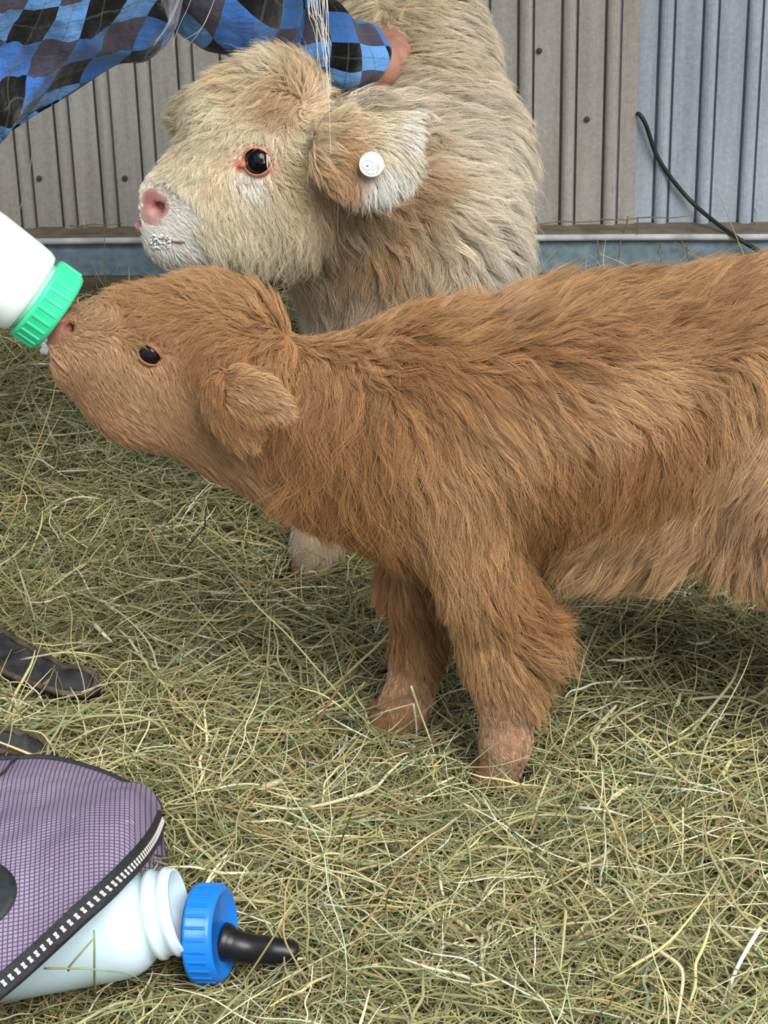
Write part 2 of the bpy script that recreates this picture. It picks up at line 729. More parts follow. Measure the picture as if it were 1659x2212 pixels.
def wall_hit(px, py, off=0.0):
    """point where a picture ray meets the wall plane, and its coordinates along the wall / height"""
    d = ray(px, py)
    o = W0 + WN * off
    k = np.dot(o - CAM, WN) / np.dot(d, WN)
    p = CAM + d * k
    return float(np.dot(p - W0, WD)), float(p[2])


def metal(name, base, dirt, streak, rough):
    t = NT(name)
    big = t.noise(1.6, 5, 0.6)
    st = t.noise(7.0, 5, 0.65, stretch=(9, 9, 0.35))
    fine = t.noise(150, 4, 0.7)
    c = t.mix(t.ramp(st, [(0.40, (0,) * 3), (0.66, (1,) * 3)]), base, streak)
    c = t.mix(t.ramp(big, [(0.42, (0,) * 3), (0.75, (0.75,) * 3)]), c, dirt)
    c = t.mix(0.5, c, t.ramp(fine, [(0.3, tuple(0.62 * q for q in base)), (0.7, tuple(min(1, 1.25 * q) for q in base))]))
    t.set(Base_Color=c, Metallic=0.12, Roughness=rough)
    t.bump(fine, 0.2, 0.0008)
    return t.m


M_METAL_L = metal('weathered_grey_sheet', lin(164, 160, 154), lin(134, 123, 109), lin(196, 193, 187), 0.6)
M_METAL_M = metal('weathered_tan_sheet', lin(172, 168, 163), lin(140, 126, 110), lin(214, 211, 207), 0.5)
M_METAL_R = metal('galvanised_blue_sheet', lin(170, 181, 196), lin(136, 138, 150), lin(222, 228, 238), 0.42)
M_LEDGE = plain('dusty_brown_ledge', lin(112, 102, 88), 0.9, 0.35, 30, 0.6)
M_PIPE = plain('worn_pale_pipe', lin(178, 182, 182), 0.5, 0.3, 26, 0.3)
M_BEAM = plain('galvanised_base_beam', lin(122, 140, 152), 0.55, 0.25, 60, 0.3)
M_TIMBER = plain('rotted_base_timber', lin(92, 82, 68), 0.9, 0.4, 24, 0.8)
M_SCREW = plain('dark_screw_head', lin(70, 66, 60), 0.5, 0.2, 50)

PITCH_PX = 92.6
RP = (wall_hit(1222, 240)[0] - wall_hit(1037, 240)[0]) / 2          # rib pitch in metres
rib0 = wall_hit(1042, 240)[0]


def sheet(name, s0, s1, off, z0, z1, mat, ribs, parent):
    """profile along the wall: flat pan, narrow groove, rounded rib, groove"""
    q = RP / PITCH_PX
    prof = [(s0, 0.0)]
    for c in sorted(ribs):
        w = 13.5 * q
        g = 5.5 * q
        d = 0.0095
        pr = [(c - w - g, 0.0), (c - w - g * 0.7, -d), (c - w - g * 0.15, -d), (c - w, 0.002)]
        for a in np.linspace(0.15, math.pi - 0.15, 7):
            pr.append((c - w * math.cos(a) * 0.98, 0.002 + 0.0065 * math.sin(a)))
        pr += [(c + w, 0.002), (c + w + g * 0.15, -d), (c + w + g * 0.7, -d), (c + w + g, 0.0)]
        prof += [x for x in pr if s0 < x[0] < s1]
    prof.append((s1, 0.0))
    th = 0.0016
    v, f = [], []
    zs = np.linspace(z0, z1, 14)
    n = len(prof)
    for z in zs:
        for s, h in prof:
            v.append(wall_pt(s, off + h, z))
        for s, h in prof:
            v.append(wall_pt(s, off + h - th, z))
    m = 2 * n
    for i in range(len(zs) - 1):
        for j in range(n - 1):
            a = i * m + j
            f.append((a, a + 1, a + m + 1, a + m))
            b = a + n
            f.append((b + 1, b, b + m, b + m + 1))
        f.append((i * m, i * m + m, i * m + m + n, i * m + n))
        f.append((i * m + n - 1, i * m + 2 * n - 1, i * m + m + 2 * n - 1, i * m + m + n - 1))
    return link(name, mesh(name, v, f), mat, parent, smooth=False)


wall = empty('wall_back', tuple(wall_pt(0.6, 0, 0)))
tag(wall, 'ribbed metal sheet wall of the barn behind the calves', 'wall', kind='structure')
ZT = 1.96
Z_LEDGE = wall_hit(1200, 484, 0.017)[1]
OFF = 0.03
while wall_hit(1200, 507, OFF)[1] < Z_LEDGE and OFF < 0.12:
    OFF += 0.002
s_mid0 = wall_hit(585, 240)[0]
s_edge = wall_hit(1375, 240)[0]
ribs_l = [rib0 - RP * k + 0.006 for k in range(5, 22)]
ribs_m = [rib0 - RP * k for k in range(-3, 5)]
ribs_r = [wall_hit(1433, 240)[0] + RP * k for k in range(0, 14)]
s_lo, s_hi = ribs_l[-1] - 0.03, ribs_r[-1] + 0.03
a = sheet('metal_sheet', s_lo, s_mid0 + 0.01, 0.012, Z_LEDGE - 0.02, ZT, M_METAL_L, ribs_l, wall)
a['label'] = 'dull grey ribbed sheet'
a = sheet('metal_sheet', s_mid0, s_edge, 0.017, Z_LEDGE - 0.02, ZT, M_METAL_M, [r for r in ribs_m], wall)
a['label'] = 'tan-streaked ribbed sheet with a free edge'
a = sheet('metal_sheet', s_edge - 0.03, s_hi, 0.010, Z_LEDGE - 0.02, ZT, M_METAL_R, ribs_r, wall)
a['label'] = 'bluish galvanised ribbed sheet'
sm = lathe_mesh('screw', [(0.0045, 0.0), (0.0045, 0.002), (0.003, 0.0035), (0.0, 0.004)], 10)
for (px, py) in ((85, 385), (270, 385), (500, 60), (1165, 108), (1268, 256)):
    s, z = wall_hit(px, py, 0.014)
    o = link('screw', sm, M_SCREW, wall, smooth=False)
    o.matrix_basis = axis_matrix(wall_pt(s, 0.0135 if px < 560 else 0.0185, z), WN)


def wall_bar(name, z0, z1, o0, o1, mat, parent, bev=0.004, wob=0.0, seed=0):
    """long bar along the wall with slightly uneven faces"""
    n = 90
    ss = np.linspace(s_lo, s_hi, n)
    prof = [(o0, z0), (o1 - bev, z0), (o1, z0 + bev), (o1, z1 - bev), (o1 - bev, z1), (o0, z1)]
    v, f = [], []
    for s in ss:
        for k, (o, z) in enumerate(prof):
            nz = NB(np.array([[s * 6, k * 3.1 + seed, 0.0]]))[0] * wob
            v.append(wall_pt(s, o + nz, z + nz))
    m = len(prof)
    for i in range(n - 1):
        for k in range(m):
            f.append((i * m + k, i * m + (k + 1) % m, (i + 1) * m + (k + 1) % m, (i + 1) * m + k))
    f.append(tuple(range(m))[::-1])
    f.append(tuple((n - 1) * m + k for k in range(m)))
    return link(name, mesh(name, v, f), mat, parent, smooth=False)


z_pipe_t = wall_hit(1200, 507, OFF)[1]
z_pipe_b = wall_hit(1200, 523, OFF + 0.006)[1]
z_beam_b = wall_hit(1200, 592, OFF - 0.004)[1]
ob = wall_bar('trim_1', z_pipe_t - 0.012, z_pipe_t - 0.001, -0.01, OFF, M_LEDGE, None, 0.002, 0.0012)
tag(ob, 'dusty brown ledge at the foot of the metal sheets', 'ledge', kind='structure')
zc = (z_pipe_t + z_pipe_b) / 2
rp = (z_pipe_t - z_pipe_b) / 2 * 1.05
ob = tube('trim_2', [wall_pt(s, OFF + 0.002, zc + 0.0008 * math.sin(s * 9)) for s in np.linspace(s_lo, s_hi, 50)], rp, 12, M_PIPE)
tag(ob, 'worn pale rounded rail running along the base beam', 'trim', kind='structure')
ob = wall_bar('trim_3', z_beam_b, z_pipe_b + 0.003, -0.01, OFF - 0.004, M_BEAM, None, 0.002, 0.0)
tag(ob, 'bluish grey galvanised base beam below the rail', 'beam', kind='structure')
ob = wall_bar('trim_4', -0.03, z_beam_b + 0.001, -0.01, OFF + 0.010, M_TIMBER, None, 0.006, 0.006, 5)
tag(ob, 'dark rotted timber at ground level under the base beam', 'beam', kind='structure')

# ---- unseen roof added to shade the back; daylight enters from the open side
M_SHADE_ROOF = plain('shade_roof_boards', lin(120, 108, 92), 0.9, 0.3, 12, 0.4)
rv = []
for yy in (ROOF_Y, 3.75):
    for xx in (-2.6, 2.6):
        for zz in (ROOF_Z, ROOF_Z + 0.04):
            rv.append((xx, yy, zz + (3.75 - yy) * 0.12))
ceil = link('shade_roof', mesh('shade_roof', rv, [(0, 2, 6, 4), (1, 5, 7, 3), (0, 1, 3, 2), (4, 6, 7, 5), (0, 4, 5, 1), (2, 3, 7, 6)]), M_SHADE_ROOF, None, smooth=False)
tag(ceil, 'unseen boarded roof added to shade the back of the pen', 'shade_roof', kind='structure')

# ---- black cable on the wall
cab = []
for px, py, off in ((1373, 246, 0.008), (1382, 248, 0.022), (1396, 272, 0.024), (1416, 330, 0.022), (1445, 378, 0.022), (1490, 432, 0.024), (1540, 476, 0.05),
                    (1590, 512, OFF + 0.014), (1640, 543, OFF + 0.014), (1700, 575, OFF + 0.012), (1790, 600, OFF + 0.016), (1900, 628, OFF + 0.03), (2010, 632, OFF + 0.035)):
    s, z = wall_hit(px, py, off)
    cab.append(wall_pt(s, off, z))
M_CABLE = plain('black_cable_rubber', (0.018, 0.018, 0.02), 0.5, 0.3, 60)
ob = tube('power_cable', catmull(cab, 90), 0.0034, 10, M_CABLE)
tag(ob, 'thin black cable hanging down the bluish metal sheet', 'cable')

# ---- dry weeds clinging to the ledge and the base beam
M_WEED = plain('dry_weed_stem', lin(120, 108, 84), 0.9, 0.3, 80)
weeds = [((1160, 470), (1166, 580)), ((1290, 505), (1300, 590)), ((1352, 470), (1335, 580)), ((1425, 525), (1428, 570)), ((1455, 525), (1530, 557)), ((1480, 526), (1498, 575)),
         ((1375, 470), (1377, 505)), ((1120, 482), (1300, 478)), ((1300, 476), (1500, 466)), ((150, 486), (260, 484))]
for k, (a, b) in enumerate(weeds):
    pts = []
    for q in np.linspace(0, 1, 5):
        px, py = a[0] + (b[0] - a[0]) * q + random.uniform(-5, 5), a[1] + (b[1] - a[1]) * q + random.uniform(-3, 3)
        off = OFF - 0.01 if py < 505 else OFF + 0.010
        s, z = wall_hit(px, py, off)
        pts.append(wall_pt(s, off, z))
    o = tube('dry_weed', catmull(pts, 12), np.linspace(0.0014, 0.0007, 12), 5, M_WEED)
    if b[1] > 530:
        tag(o, 'dry brown weed stem hanging down over the galvanised base beam', 'weed', 'dry weeds over the base beam')
    else:
        tag(o, 'dry brown weed stem lying along the dusty ledge of the wall', 'weed', 'dry weeds on the ledge')


# ================================================================== BROWN CALF
YB = 1.78


def chain(body, rows, Y, k=0.025, flat=(0, 1, 0), s=1.0):
    """rows of (px, py, r in pixels[, Y]) joined into tapered limbs"""
    pr = None
    for r in rows:
        yy = r[3] if len(r) > 3 else Y
        p = P(r[0], r[1], yy)
        rr = r[2] * mpp(p)
        if pr is not None:
            body.add(pr[0], p, pr[1], rr, k, flat if s != 1.0 else None, s)
        pr = (p, rr)
    if len(rows) == 1:
        body.add(pr[0], pr[0] + 1e-4, pr[1], pr[1], k, flat if s != 1.0 else None, s)


lo = P(60, 900, YB - 0.25)
hi = P(2080, 900, YB + 0.2)
bb = Body((lo[0] - 0.02, YB - 0.2, -0.02), (hi[0] + 0.02, YB + 0.2, 0.62), 0.0042)
# trunk
chain(bb, [(930, 920, 232), (1300, 905, 250), (1640, 890, 270), (1930, 905, 250)], YB, 0.05, s=0.82)
# withers / chest / brisket
chain(bb, [(900, 915, 195), (700, 900, 140), (530, 858, 118)], YB, 0.03, s=0.72)
chain(bb, [(900, 1030, 165), (700, 962, 126), (560, 925, 100)], YB, 0.035, s=0.72)
# head
chain(bb, [(475, 775, 128)], YB, 0.03, s=0.86)
chain(bb, [(430, 878, 106), (300, 842, 95), (185, 790, 58)], YB, 0.03, s=0.66)
chain(bb, [(440, 745, 120), (330, 745, 98), (225, 742, 66), (165, 734, 48)], YB, 0.03, s=0.80)
chain(bb, [(150, 722, 44), (132, 728, 36)], YB, 0.012, s=1.12)
chain(bb, [(150, 775, 44), (128, 768, 30)], YB, 0.012, s=0.95)
chain(bb, [(520, 718, 66), (450, 692, 54)], YB, 0.03, s=0.9)
# ears: folded drooping flaps
for sgn in (-1, 1):
    ye = YB + sgn * 0.092
    nrm = (0.15, -sgn * 1.0, 0.12)
    rows = [(474, 846, 28, YB + sgn * 0.050), (512, 852, 38, YB + sgn * 0.074), (558, 866, 42, ye), (602, 882, 15, ye)]
    if sgn > 0:
        rows = [(r[0] + 10, r[1] - 10, r[2], r[3]) for r in rows]
    chain(bb, rows, ye, 0.008, nrm, 0.24)
    rows = [(498, 862, 34, YB + sgn * 0.070), (516, 902, 32, YB + sgn * 0.080), (524, 930, 18, YB + sgn * 0.080)]
    chain(bb, rows, ye, 0.008, nrm, 0.24)
    if sgn < 0:                                  # hollow of the ear below its folded upper edge
        bb.add(P(530, 905, ye - 0.010), P(590, 893, ye - 0.008), 0.0085, 0.0060, 0.004, cut=True)
# legs
YN, YF = YB - 0.048, YB + 0.046
chain(bb, [(1000, 1060, 125, YN + 0.02), (1058, 1290, 86, YN), (1078, 1400, 76, YN), (1083, 1450, 64, YN), (1092, 1510, 51, YN), (1093, 1600, 46, YN), (1084, 1662, 44, YN)], YN, 0.02)
chain(bb, [(960, 1080, 110, YF), (904, 1270, 58, YF), (906, 1395, 45, YF), (894, 1450, 38, YF), (888, 1490, 40, YF), (873, 1530, 46, YF), (852, 1572, 45, YF)], YF, 0.02)
chain(bb, [(1730, 1000, 140, YN - 0.020), (1700, 1030, 125, YN - 0.03)], YN, 0.02)
chain(bb, [(1740, 1010, 165, YN + 0.02), (1700, 1140, 100, YN), (1790, 1310, 66, YN), (1835, 1420, 50, YN), (1825, 1540, 42, YN), (1815, 1640, 44, YN)], YN, 0.04)
chain(bb, [(1780, 1010, 160, YF), (1800, 1160, 90, YF), (1880, 1290, 62, YF), (1915, 1390, 48, YF), (1900, 1500, 42, YF), (1890, 1570, 44, YF)], YF, 0.04)
# haunch fold
# eye socket, nostril, mouth line
eyeB, eyeBn = bb.hit(322, 766)
nosB, nosBn = bb.hit(143, 706)
bb.add(nosB + nosBn * 0.003 + np.array([0.0, 0, -0.003]), nosB - nosBn * 0.017 + np.array([0.006, 0, 0.004]), 0.0060, 0.0052, 0.002, cut=True)
bb.add(eyeB + eyeBn * 0.006, eyeB + eyeBn * 0.006, 0.0125, 0.0125, 0.008, cut=True)
mB = [bb.hit(108 + 26 * q, 762 + 28 * q)[0] for q in np.linspace(0, 1.6, 6)]

calf1 = empty('calf', (float(P(1300, 1600, YB)[0]), YB, 0.0))
tag(calf1, 'ginger-brown shaggy calf stretching its nose up to the green-capped bottle', 'calf', 'calves in the hay')
bv, bf = bb.surface()
me = np_mesh('body', bv, bf)
hoof_pts = []
paint(me, bv, lin(160, 114, 76), [(P(118, 722, YB), 0.030, lin(150, 104, 92)), (nosB, 0.011, lin(176, 120, 104)), (nosB - nosBn * 0.004, 0.0085, lin(150, 98, 86)), (eyeB, 0.013, lin(140, 90, 64)),
                                  (mB[0], 0.012, lin(176, 140, 136)), (P(330, 800, YB - 0.03), 0.075, lin(158, 112, 74)), (P(1092, 1600, YN), 0.060, lin(178, 132, 100)), (P(870, 1540, YF), 0.050, lin(170, 124, 92))])
link('body', me, M_CALFSKIN, calf1)
# eye
eye_m = lathe_mesh('eye', [(0.0105 * math.sin(a), -0.0105 * math.cos(a)) for a in np.linspace(0, math.pi, 16)], 24)


def put_eye(root, c, n, tilt, r, lidmat, aspect=0.62, corner=None):
    o = link('eye', eye_m, M_EYE, root)
    o.matrix_basis = Matrix.Translation(Vector(c)) @ Matrix.Scale(r / 0.0105, 4)
    # eyelid: a rim round the visible part of the ball, almond shaped
    n = unit(n)
    u = unit(np.cross((0, 1.0, 0), n)) if abs(n[1]) < 0.5 else unit(np.cross(n, (0, 0, 1.0)))
    w = np.cross(n, u)
    if w[2] < 0:
        u, w = -u, -w
    ca, sa = math.cos(tilt), math.sin(tilt)
    uu, ww = u * ca + w * sa, -u * sa + w * ca
    # eyelids: a shell over the ball, open in an almond
    NA_, NR_ = 48, 7
    vv, ff = [], []
    for k in range(NA_):
        a = 2 * math.pi * k / NA_
        x, z = math.cos(a), math.sin(a) * aspect * (1 - 0.15 * math.cos(a) ** 2)
        dl = math.atan2(z, x)
        rin = math.asin(min(0.95, math.hypot(x, z) * 0.93))
        for m_ in range(NR_):
            ro = rin + (math.radians(96) - rin) * (m_ / (NR_ - 1))
            rs_ = r * (1.035 + 0.05 * math.sin(math.pi * m_ / (NR_ - 1)) + (0.03 if m_ == 0 else 0))
            vv.append(c + rs_ * (n * math.cos(ro) + (uu * math.cos(dl) + ww * math.sin(dl)) * math.sin(ro)))
    for k in range(NA_):
        for m_ in range(NR_ - 1):
            k2 = (k + 1) % NA_
            ff.append((k * NR_ + m_, k2 * NR_ + m_, k2 * NR_ + m_ + 1, k * NR_ + m_ + 1))
    lid = link('eyelid', mesh('eyelid', vv, ff), lidmat, o)
    lid.modifiers.new('lid_thickness', 'SOLIDIFY').thickness = 0.0012
    return o, uu, ww


ce = eyeB - eyeBn * 0.0084
put_eye(calf1, ce, eyeBn, math.radians(-36), 0.0118, M_LID_B, 0.58, -1)
ce2 = ce.copy()
ce2[1] = 2 * YB - ce[1]
n2 = eyeBn * np.array([1, -1, 1])
put_eye(calf1, ce2, n2, math.radians(38), 0.0115, M_LID_B, 0.62, -1)
# milk dribble at the lip
bmf = bmesh.new()
for q in range(16):
    c = bb.hit(97 + random.uniform(-3, 7), 738 + random.uniform(-8, 22))[0]
    bmesh.ops.create_icosphere(bmf, subdivisions=2, radius=random.uniform(0.0016, 0.0034), matrix=Matrix.Translation(Vector(c) + Vector((-0.0008, -0.0008, 0))))
mf = bpy.data.meshes.new('milk_foam')
bmf.to_mesh(mf)
bmf.free()
link('milk_foam', mf, M_FOAM, calf1)
tube('mouth', np.array(mB) + np.array([-0.0005, -0.0012, 0]), 0.0016, 6, M_NOSTRIL, calf1)


def hoof(root, p, yaw, r=0.021):
    """cloven hoof: two claws side by side"""
    bm = bmesh.new()
    for sgn in (-1, 1):
        vs = []
        for z, sx, ofx in ((-0.0, 1.25, 0.006), (0.012, 1.15, 0.004), (0.026, 1.0, 0.0), (0.036, 0.85, -0.002)):
            ring = []
            for j in range(12):
                a = 2 * math.pi * j / 12
                ring.append(bm.verts.new((ofx + r * sx * math.cos(a), sgn * r * 0.5 + r * 0.48 * math.sin(a) * sx * 0.9, z)))
            vs.append(ring)
        for i in range(3):
            for j in range(12):
                bm.faces.new((vs[i][j], vs[i][(j + 1) % 12], vs[i + 1][(j + 1) % 12], vs[i + 1][j]))
        bm.faces.new(vs[0][::-1])
        bm.faces.new(vs[-1])
    me = bpy.data.meshes.new('hoof')
    bm.to_mesh(me)
    bm.free()
    o = link('hoof', me, M_HOOF, root)
    o.matrix_basis = Matrix.Translation(Vector(p)) @ Matrix.Rotation(yaw, 4, 'Z')
    return o


for (px, py, yy, yaw) in ((1078, 1690, YN, math.pi), (838, 1590, YF, math.pi), (1806, 1680, YN, math.pi), (1880, 1590, YF, math.pi)):
    p = P(px, py, yy)
    p[2] = max(-0.004, min(p[2], 0.004))
    hoof(calf1, p, yaw)

# ---- coat guides: px, py, direction, length cm, lift, wave, colour
BR1, BR2, BR3, BR4 = (200, 147, 94), (172, 116, 66), (158, 104, 60), (216, 166, 118)
FACE = (202, 154, 106)
G = [
    # muzzle and face: short, flowing back from the nose
    (110, 760, -35, 0.7, .25, .2, FACE), (135, 690, 20, 0.6, .2, .2, (178, 130, 96)), (170, 695, 20, 0.8, .25, .4, FACE), (160, 800, -50, 0.9, .3, .3, (192, 140, 98)),
    (205, 690, 40, 1.4, .35, .7, FACE), (240, 760, -60, 1.3, .3, .6, FACE), (230, 860, -45, 1.2, .3, .3, (196, 142, 96)), (300, 840, -60, 1.2, .22, .3, FACE),
    (330, 930, -40, 1.3, .3, .3, (196, 144, 100)), (300, 700, 30, 2.2, .4, .8, (172, 118, 72)), (360, 740, -20, 1.2, .25, .3, (190, 138, 92)), (400, 850, -50, 1.3, .2, .3, FACE),
    (430, 930, -40, 1.6, .3, .4, (194, 140, 94)), (480, 990, -45, 2.6, .5, .4, (186, 134, 90)),
    # forelock
    (225, 668, 160, 0.9, .3, .4, FACE), (285, 645, 150, 2.2, .55, .9, BR1), (350, 630, 165, 2.6, .5, .9, BR1), (430, 615, 155, 2.8, .5, .9, BR1), (400, 670, 190, 2.6, .35, .9, BR2), (330, 680, 195, 2.4, .4, .8, BR2),
    (500, 650, 130, 2.8, .45, .8, BR1), (560, 690, 125, 2.6, .4, .8, BR1), (600, 730, 165, 2.4, .35, .9, BR1), (540, 730, 200, 2.4, .3, 1.0, BR2), (480, 710, 195, 2.4, .3, 1.0, BR2), (430, 760, 250, 1.9, .3, .9, BR2), (500, 770, 275, 1.9, .25, .9, BR3), (560, 770, 258, 2.4, .3, .9, BR3), (620, 780, 250, 2.6, .3, .9, BR2),
    (450, 810, 265, 1.5, .22, .6, BR3), (500, 820, 285, 1.4, .2, .5, BR3),
    # nape and neck
    (660, 745, -60, 2.4, .3, .8, BR1), (720, 735, -38, 2.6, .3, .9, BR1), (660, 790, -85, 2.6, .25, .8, BR2), (730, 790, -75, 2.8, .25, .9, BR2), (620, 830, -85, 3.4, .3, .8, BR2), (640, 900, -95, 5.0, .25, 1.1, BR3), (610, 960, -80, 3.6, .25, .8, BR3), (700, 880, -92, 6.0, .25, 1.3, BR3),
    (760, 840, -95, 5.6, .25, 1.3, BR3), (690, 980, -105, 6.0, .25, 1.1, BR2), (565, 985, -45, 3.2, .3, .5, BR3), (600, 1040, -45, 3.4, .3, .5, BR2), (560, 1040, -45, 3.4, .35, .5, BR4),
    (700, 1090, -60, 3.8, .35, .5, BR2), (780, 1000, -93, 6.4, .25, 1.2, BR2), (790, 1140, -60, 4.0, .35, .6, BR2), (850, 1210, -45, 4.0, .5, .6, (178, 122, 74)),
    (800, 730, -25, 3.0, .4, 1.0, BR1), (850, 700, -10, 3.4, .45, 1.0, BR2), (850, 790, -40, 3.4, .3, 1.1, BR3),
    # shoulder: sweeping down and back
    (870, 880, -80, 4.6, .25, .5, BR2), (950, 820, -60, 4.2, .25, .4, BR2), (930, 960, -70, 4.6, .22, .4, BR1), (1000, 900, -55, 4.4, .22, .4, BR1), (960, 1080, -80, 4.2, .22, .4, BR1),
    (1050, 1020, -65, 4.4, .22, .4, BR1), (1080, 1130, -75, 4.0, .25, .5, BR1), (900, 1120, -80, 4.6, .3, .5, BR1),
    # back line
    (950, 680, 30, 4.0, .6, .7, BR1), (1050, 670, 30, 3.8, .6, .7, BR4), (1150, 670, 40, 3.6, .6, .6, BR1), (1250, 650, 40, 3.6, .6, .6, BR1), (1380, 640, 45, 3.6, .6, .6, BR1),
    (1500, 620, 50, 3.6, .6, .6, BR1), (1640, 600, 60, 3.6, .6, .6, BR4), (1900, 650, -30, 3.0, .5, .6, BR1),
    (1000, 740, -10, 3.8, .3, .8, BR2), (1120, 760, -30, 3.6, .3, .6, BR3), (1250, 740, -40, 3.4, .3, .7, BR3), (1400, 710, 20, 3.4, .35, .8, BR3), (1530, 690, 40, 3.4, .35, .7, BR3),
    (1640, 720, -50, 3.4, .3, .5, BR1),
    # flank
    (1150, 870, -55, 4.0, .25, .5, BR1), (1280, 830, -50, 4.0, .18, .5, (208, 156, 104)), (1400, 830, -30, 4.0, .18, .5, (208, 156, 104)), (1480, 880, -70, 3.8, .25, .5, BR2), (1600, 820, -75, 3.8, .25, .4, BR1),
    (1200, 980, -80, 4.2, .25, .6, BR2), (1300, 1000, -85, 4.0, .18, .6, BR3), (1400, 960, -95, 3.8, .18, .6, BR3), (1500, 980, -110, 4.0, .28, .5, BR2), (1570, 980, -125, 4.2, .3, .4, BR1),
    (1250, 1080, -100, 4.2, .22, .6, BR2), (1400, 1060, -110, 4.2, .22, .5, BR2), (1330, 1130, -125, 4.6, .35, .4, BR4), (1450, 1120, -125, 4.6, .35, .4, BR4), (1550, 1080, -125, 4.6, .35, .4, BR4),
    (1230, 1180, -120, 4.6, 1.1, .4, BR4), (1320, 1180, -120, 5.0, 1.2, .4, BR4), (1420, 1180, -112, 6.2, 1.5, .3, BR4), (1500, 1165, -120, 5.0, 1.2, .4, BR4), (1570, 1145, -120, 4.4, .9, .4, BR4), (1180, 1120, -85, 4.0, .35, .6, BR2),
    # haunch
    (1640, 960, -140, 3.2, .3, .4, BR4), (1620, 1080, -115, 3.8, .35, .4, (216, 164, 124)), (1680, 1120, -95, 3.6, .35, .3, (216, 164, 124)), (1680, 1250, -70, 3.0, .35, .3, BR4),
    (1850, 950, -80, 3.2, .3, .4, BR1), (1830, 1400, -85, 1.8, .3, .3, BR1), (1820, 1600, -85, 1.2, .3, .2, BR1),
    # forelegs
    (1010, 1230, -88, 2.8, .2, .4, BR1), (1090, 1260, -80, 3.0, .3, .5, BR2), (1120, 1230, -60, 3.6, .35, .9, BR3), (1125, 1290, -40, 4.4, .5, .8, BR3), (1140, 1330, -12, 5.4, .8, .6, BR2), (1145, 1380, 2, 5.4, .8, .5, BR1), (1140, 1430, -25, 4.4, .6, .4, BR1), (1142, 1485, -58, 3.4, .5, .3, BR1),
    (1020, 1350, -88, 2.0, .15, .3, BR1), (1040, 1440, -85, 1.6, .15, .3, BR1), (1110, 1450, -70, 2.4, .25, .3, BR1), (1070, 1520, -88, 0.8, .08, .2, (214, 164, 124)), (1100, 1560, -85, 0.6, .08, .2, (214, 166, 130)), (1100, 1640, -80, 0.5, .08, .2, (208, 164, 130)),
    (900, 1290, -75, 2.6, .3, .7, BR2), (880, 1360, -85, 2.2, .25, .5, BR2), (930, 1420, -60, 2.2, .3, .4, (168, 114, 70)), (885, 1480, -95, 0.7, .08, .3, (214, 164, 124)), (875, 1530, -105, 0.5, .08, .2, (210, 162, 124)), (850, 1570, -110, 0.45, .08, .2, (190, 140, 104)),
]
tabB = guide_table(G, YB, 0.12, 0.79, 0.80, bb)
tabB[2][:, 0] *= np.where(tabB[0][:, 0] > P(560, 900, YB)[0], 1.25, 1.0)
EARB = [(470, 850, -15, 1.8, .3, .5, BR2), (505, 825, -5, 1.6, .25, .4, BR1), (550, 830, -15, 1.5, .22, .3, (208, 158, 108)), (590, 852, -30, 1.4, .22, .3, (210, 160, 112)), (612, 885, -45, 1.2, .25, .2, (222, 178, 132)),  # upper edge and tip coloured lighter, as a painted-in highlight
        (530, 868, -20, 1.4, .2, .3, BR1), (575, 882, -40, 1.2, .18, .3, BR2), (555, 902, -60, 1.0, .12, .3, BR2), (525, 905, -65, 1.1, .15, .3, BR2), (585, 905, -50, 1.2, .22, .3, BR1),
        (500, 900, -60, 1.6, .25, .4, BR3), (545, 935, -55, 1.5, .28, .3, BR1), (515, 945, -65, 1.9, .3, .3, FACE), (535, 955, -60, 1.8, .3, .3, BR1)]
tabE = guide_table(EARB, YB - 0.078, 0.05, 0.79, 0.86)


def fur_sets(body, v, f, regions, N, rg, tables, bare, names, root, back=0.4, dense=(), **kw):
    """split the root points by region and grow each region as its own coat part"""
    cen = v[f].mean(1)
    nrm = np.cross(v[f[:, 2]] - v[f[:, 0]], v[f[:, 3]] - v[f[:, 1]])
    nrm = unit(nrm)
    view = unit(CAM[None] - cen)
    facing = (nrm * view).sum(1)
    wt = np.where(facing > -0.25, 1.0, back)
    for c_, r_, k_ in dense:
        wt = np.where(np.linalg.norm(cen - np.asarray(c_)[None], axis=1) < r_, wt * k_, wt)
    lab = regions(cen)
    for r, nm in enumerate(names):
        m = lab == r
        if not m.any():
            continue
        share = int(N[r])
        roots = tri_sample(v, f[m], share, wt[m], rg)
        k2 = dict(kw)
        k2.update(EXTRA.get(nm, {}))
        pts, rr, cc = grow(body, roots, tables[r], rg, bare=bare, **k2)
        strands(nm, pts, rr, cc, M_FUR, root)


EXTRA = {'face_fur': dict(spacing=9, ang_noise=0.5, clump=0.55, col_noise=0.14, rad=0.00016), 'ear_fur': dict(spacing=6, ang_noise=0.4, clump=0.45, rad=0.00015),
         'leg_fur': dict(spacing=12, ang_noise=0.22, clump=0.65, lift_mul=0.85, lock_ang=0.08)}
xE0, xE1 = P(488, 850, YB - 0.08)[0], P(650, 850, YB - 0.08)[0]
z_leg = P(1050, 1250, YB)[2]
xF = P(560, 900, YB)[0]
zE = (P(540, 1000, YB - 0.09)[2], P(540, 780, YB - 0.09)[2])


def regB(c):
    lab = np.zeros(len(c), int)
    lab[c[:, 0] < xF] = 1
    ear = (c[:, 0] > xE0) & (c[:, 0] < xE1) & (np.abs(c[:, 1] - YB) > 0.066) & (c[:, 2] > zE[0]) & (c[:, 2] < zE[1])
    lab[ear] = 2
    lab[(c[:, 2] < z_leg)] = 3
    return lab


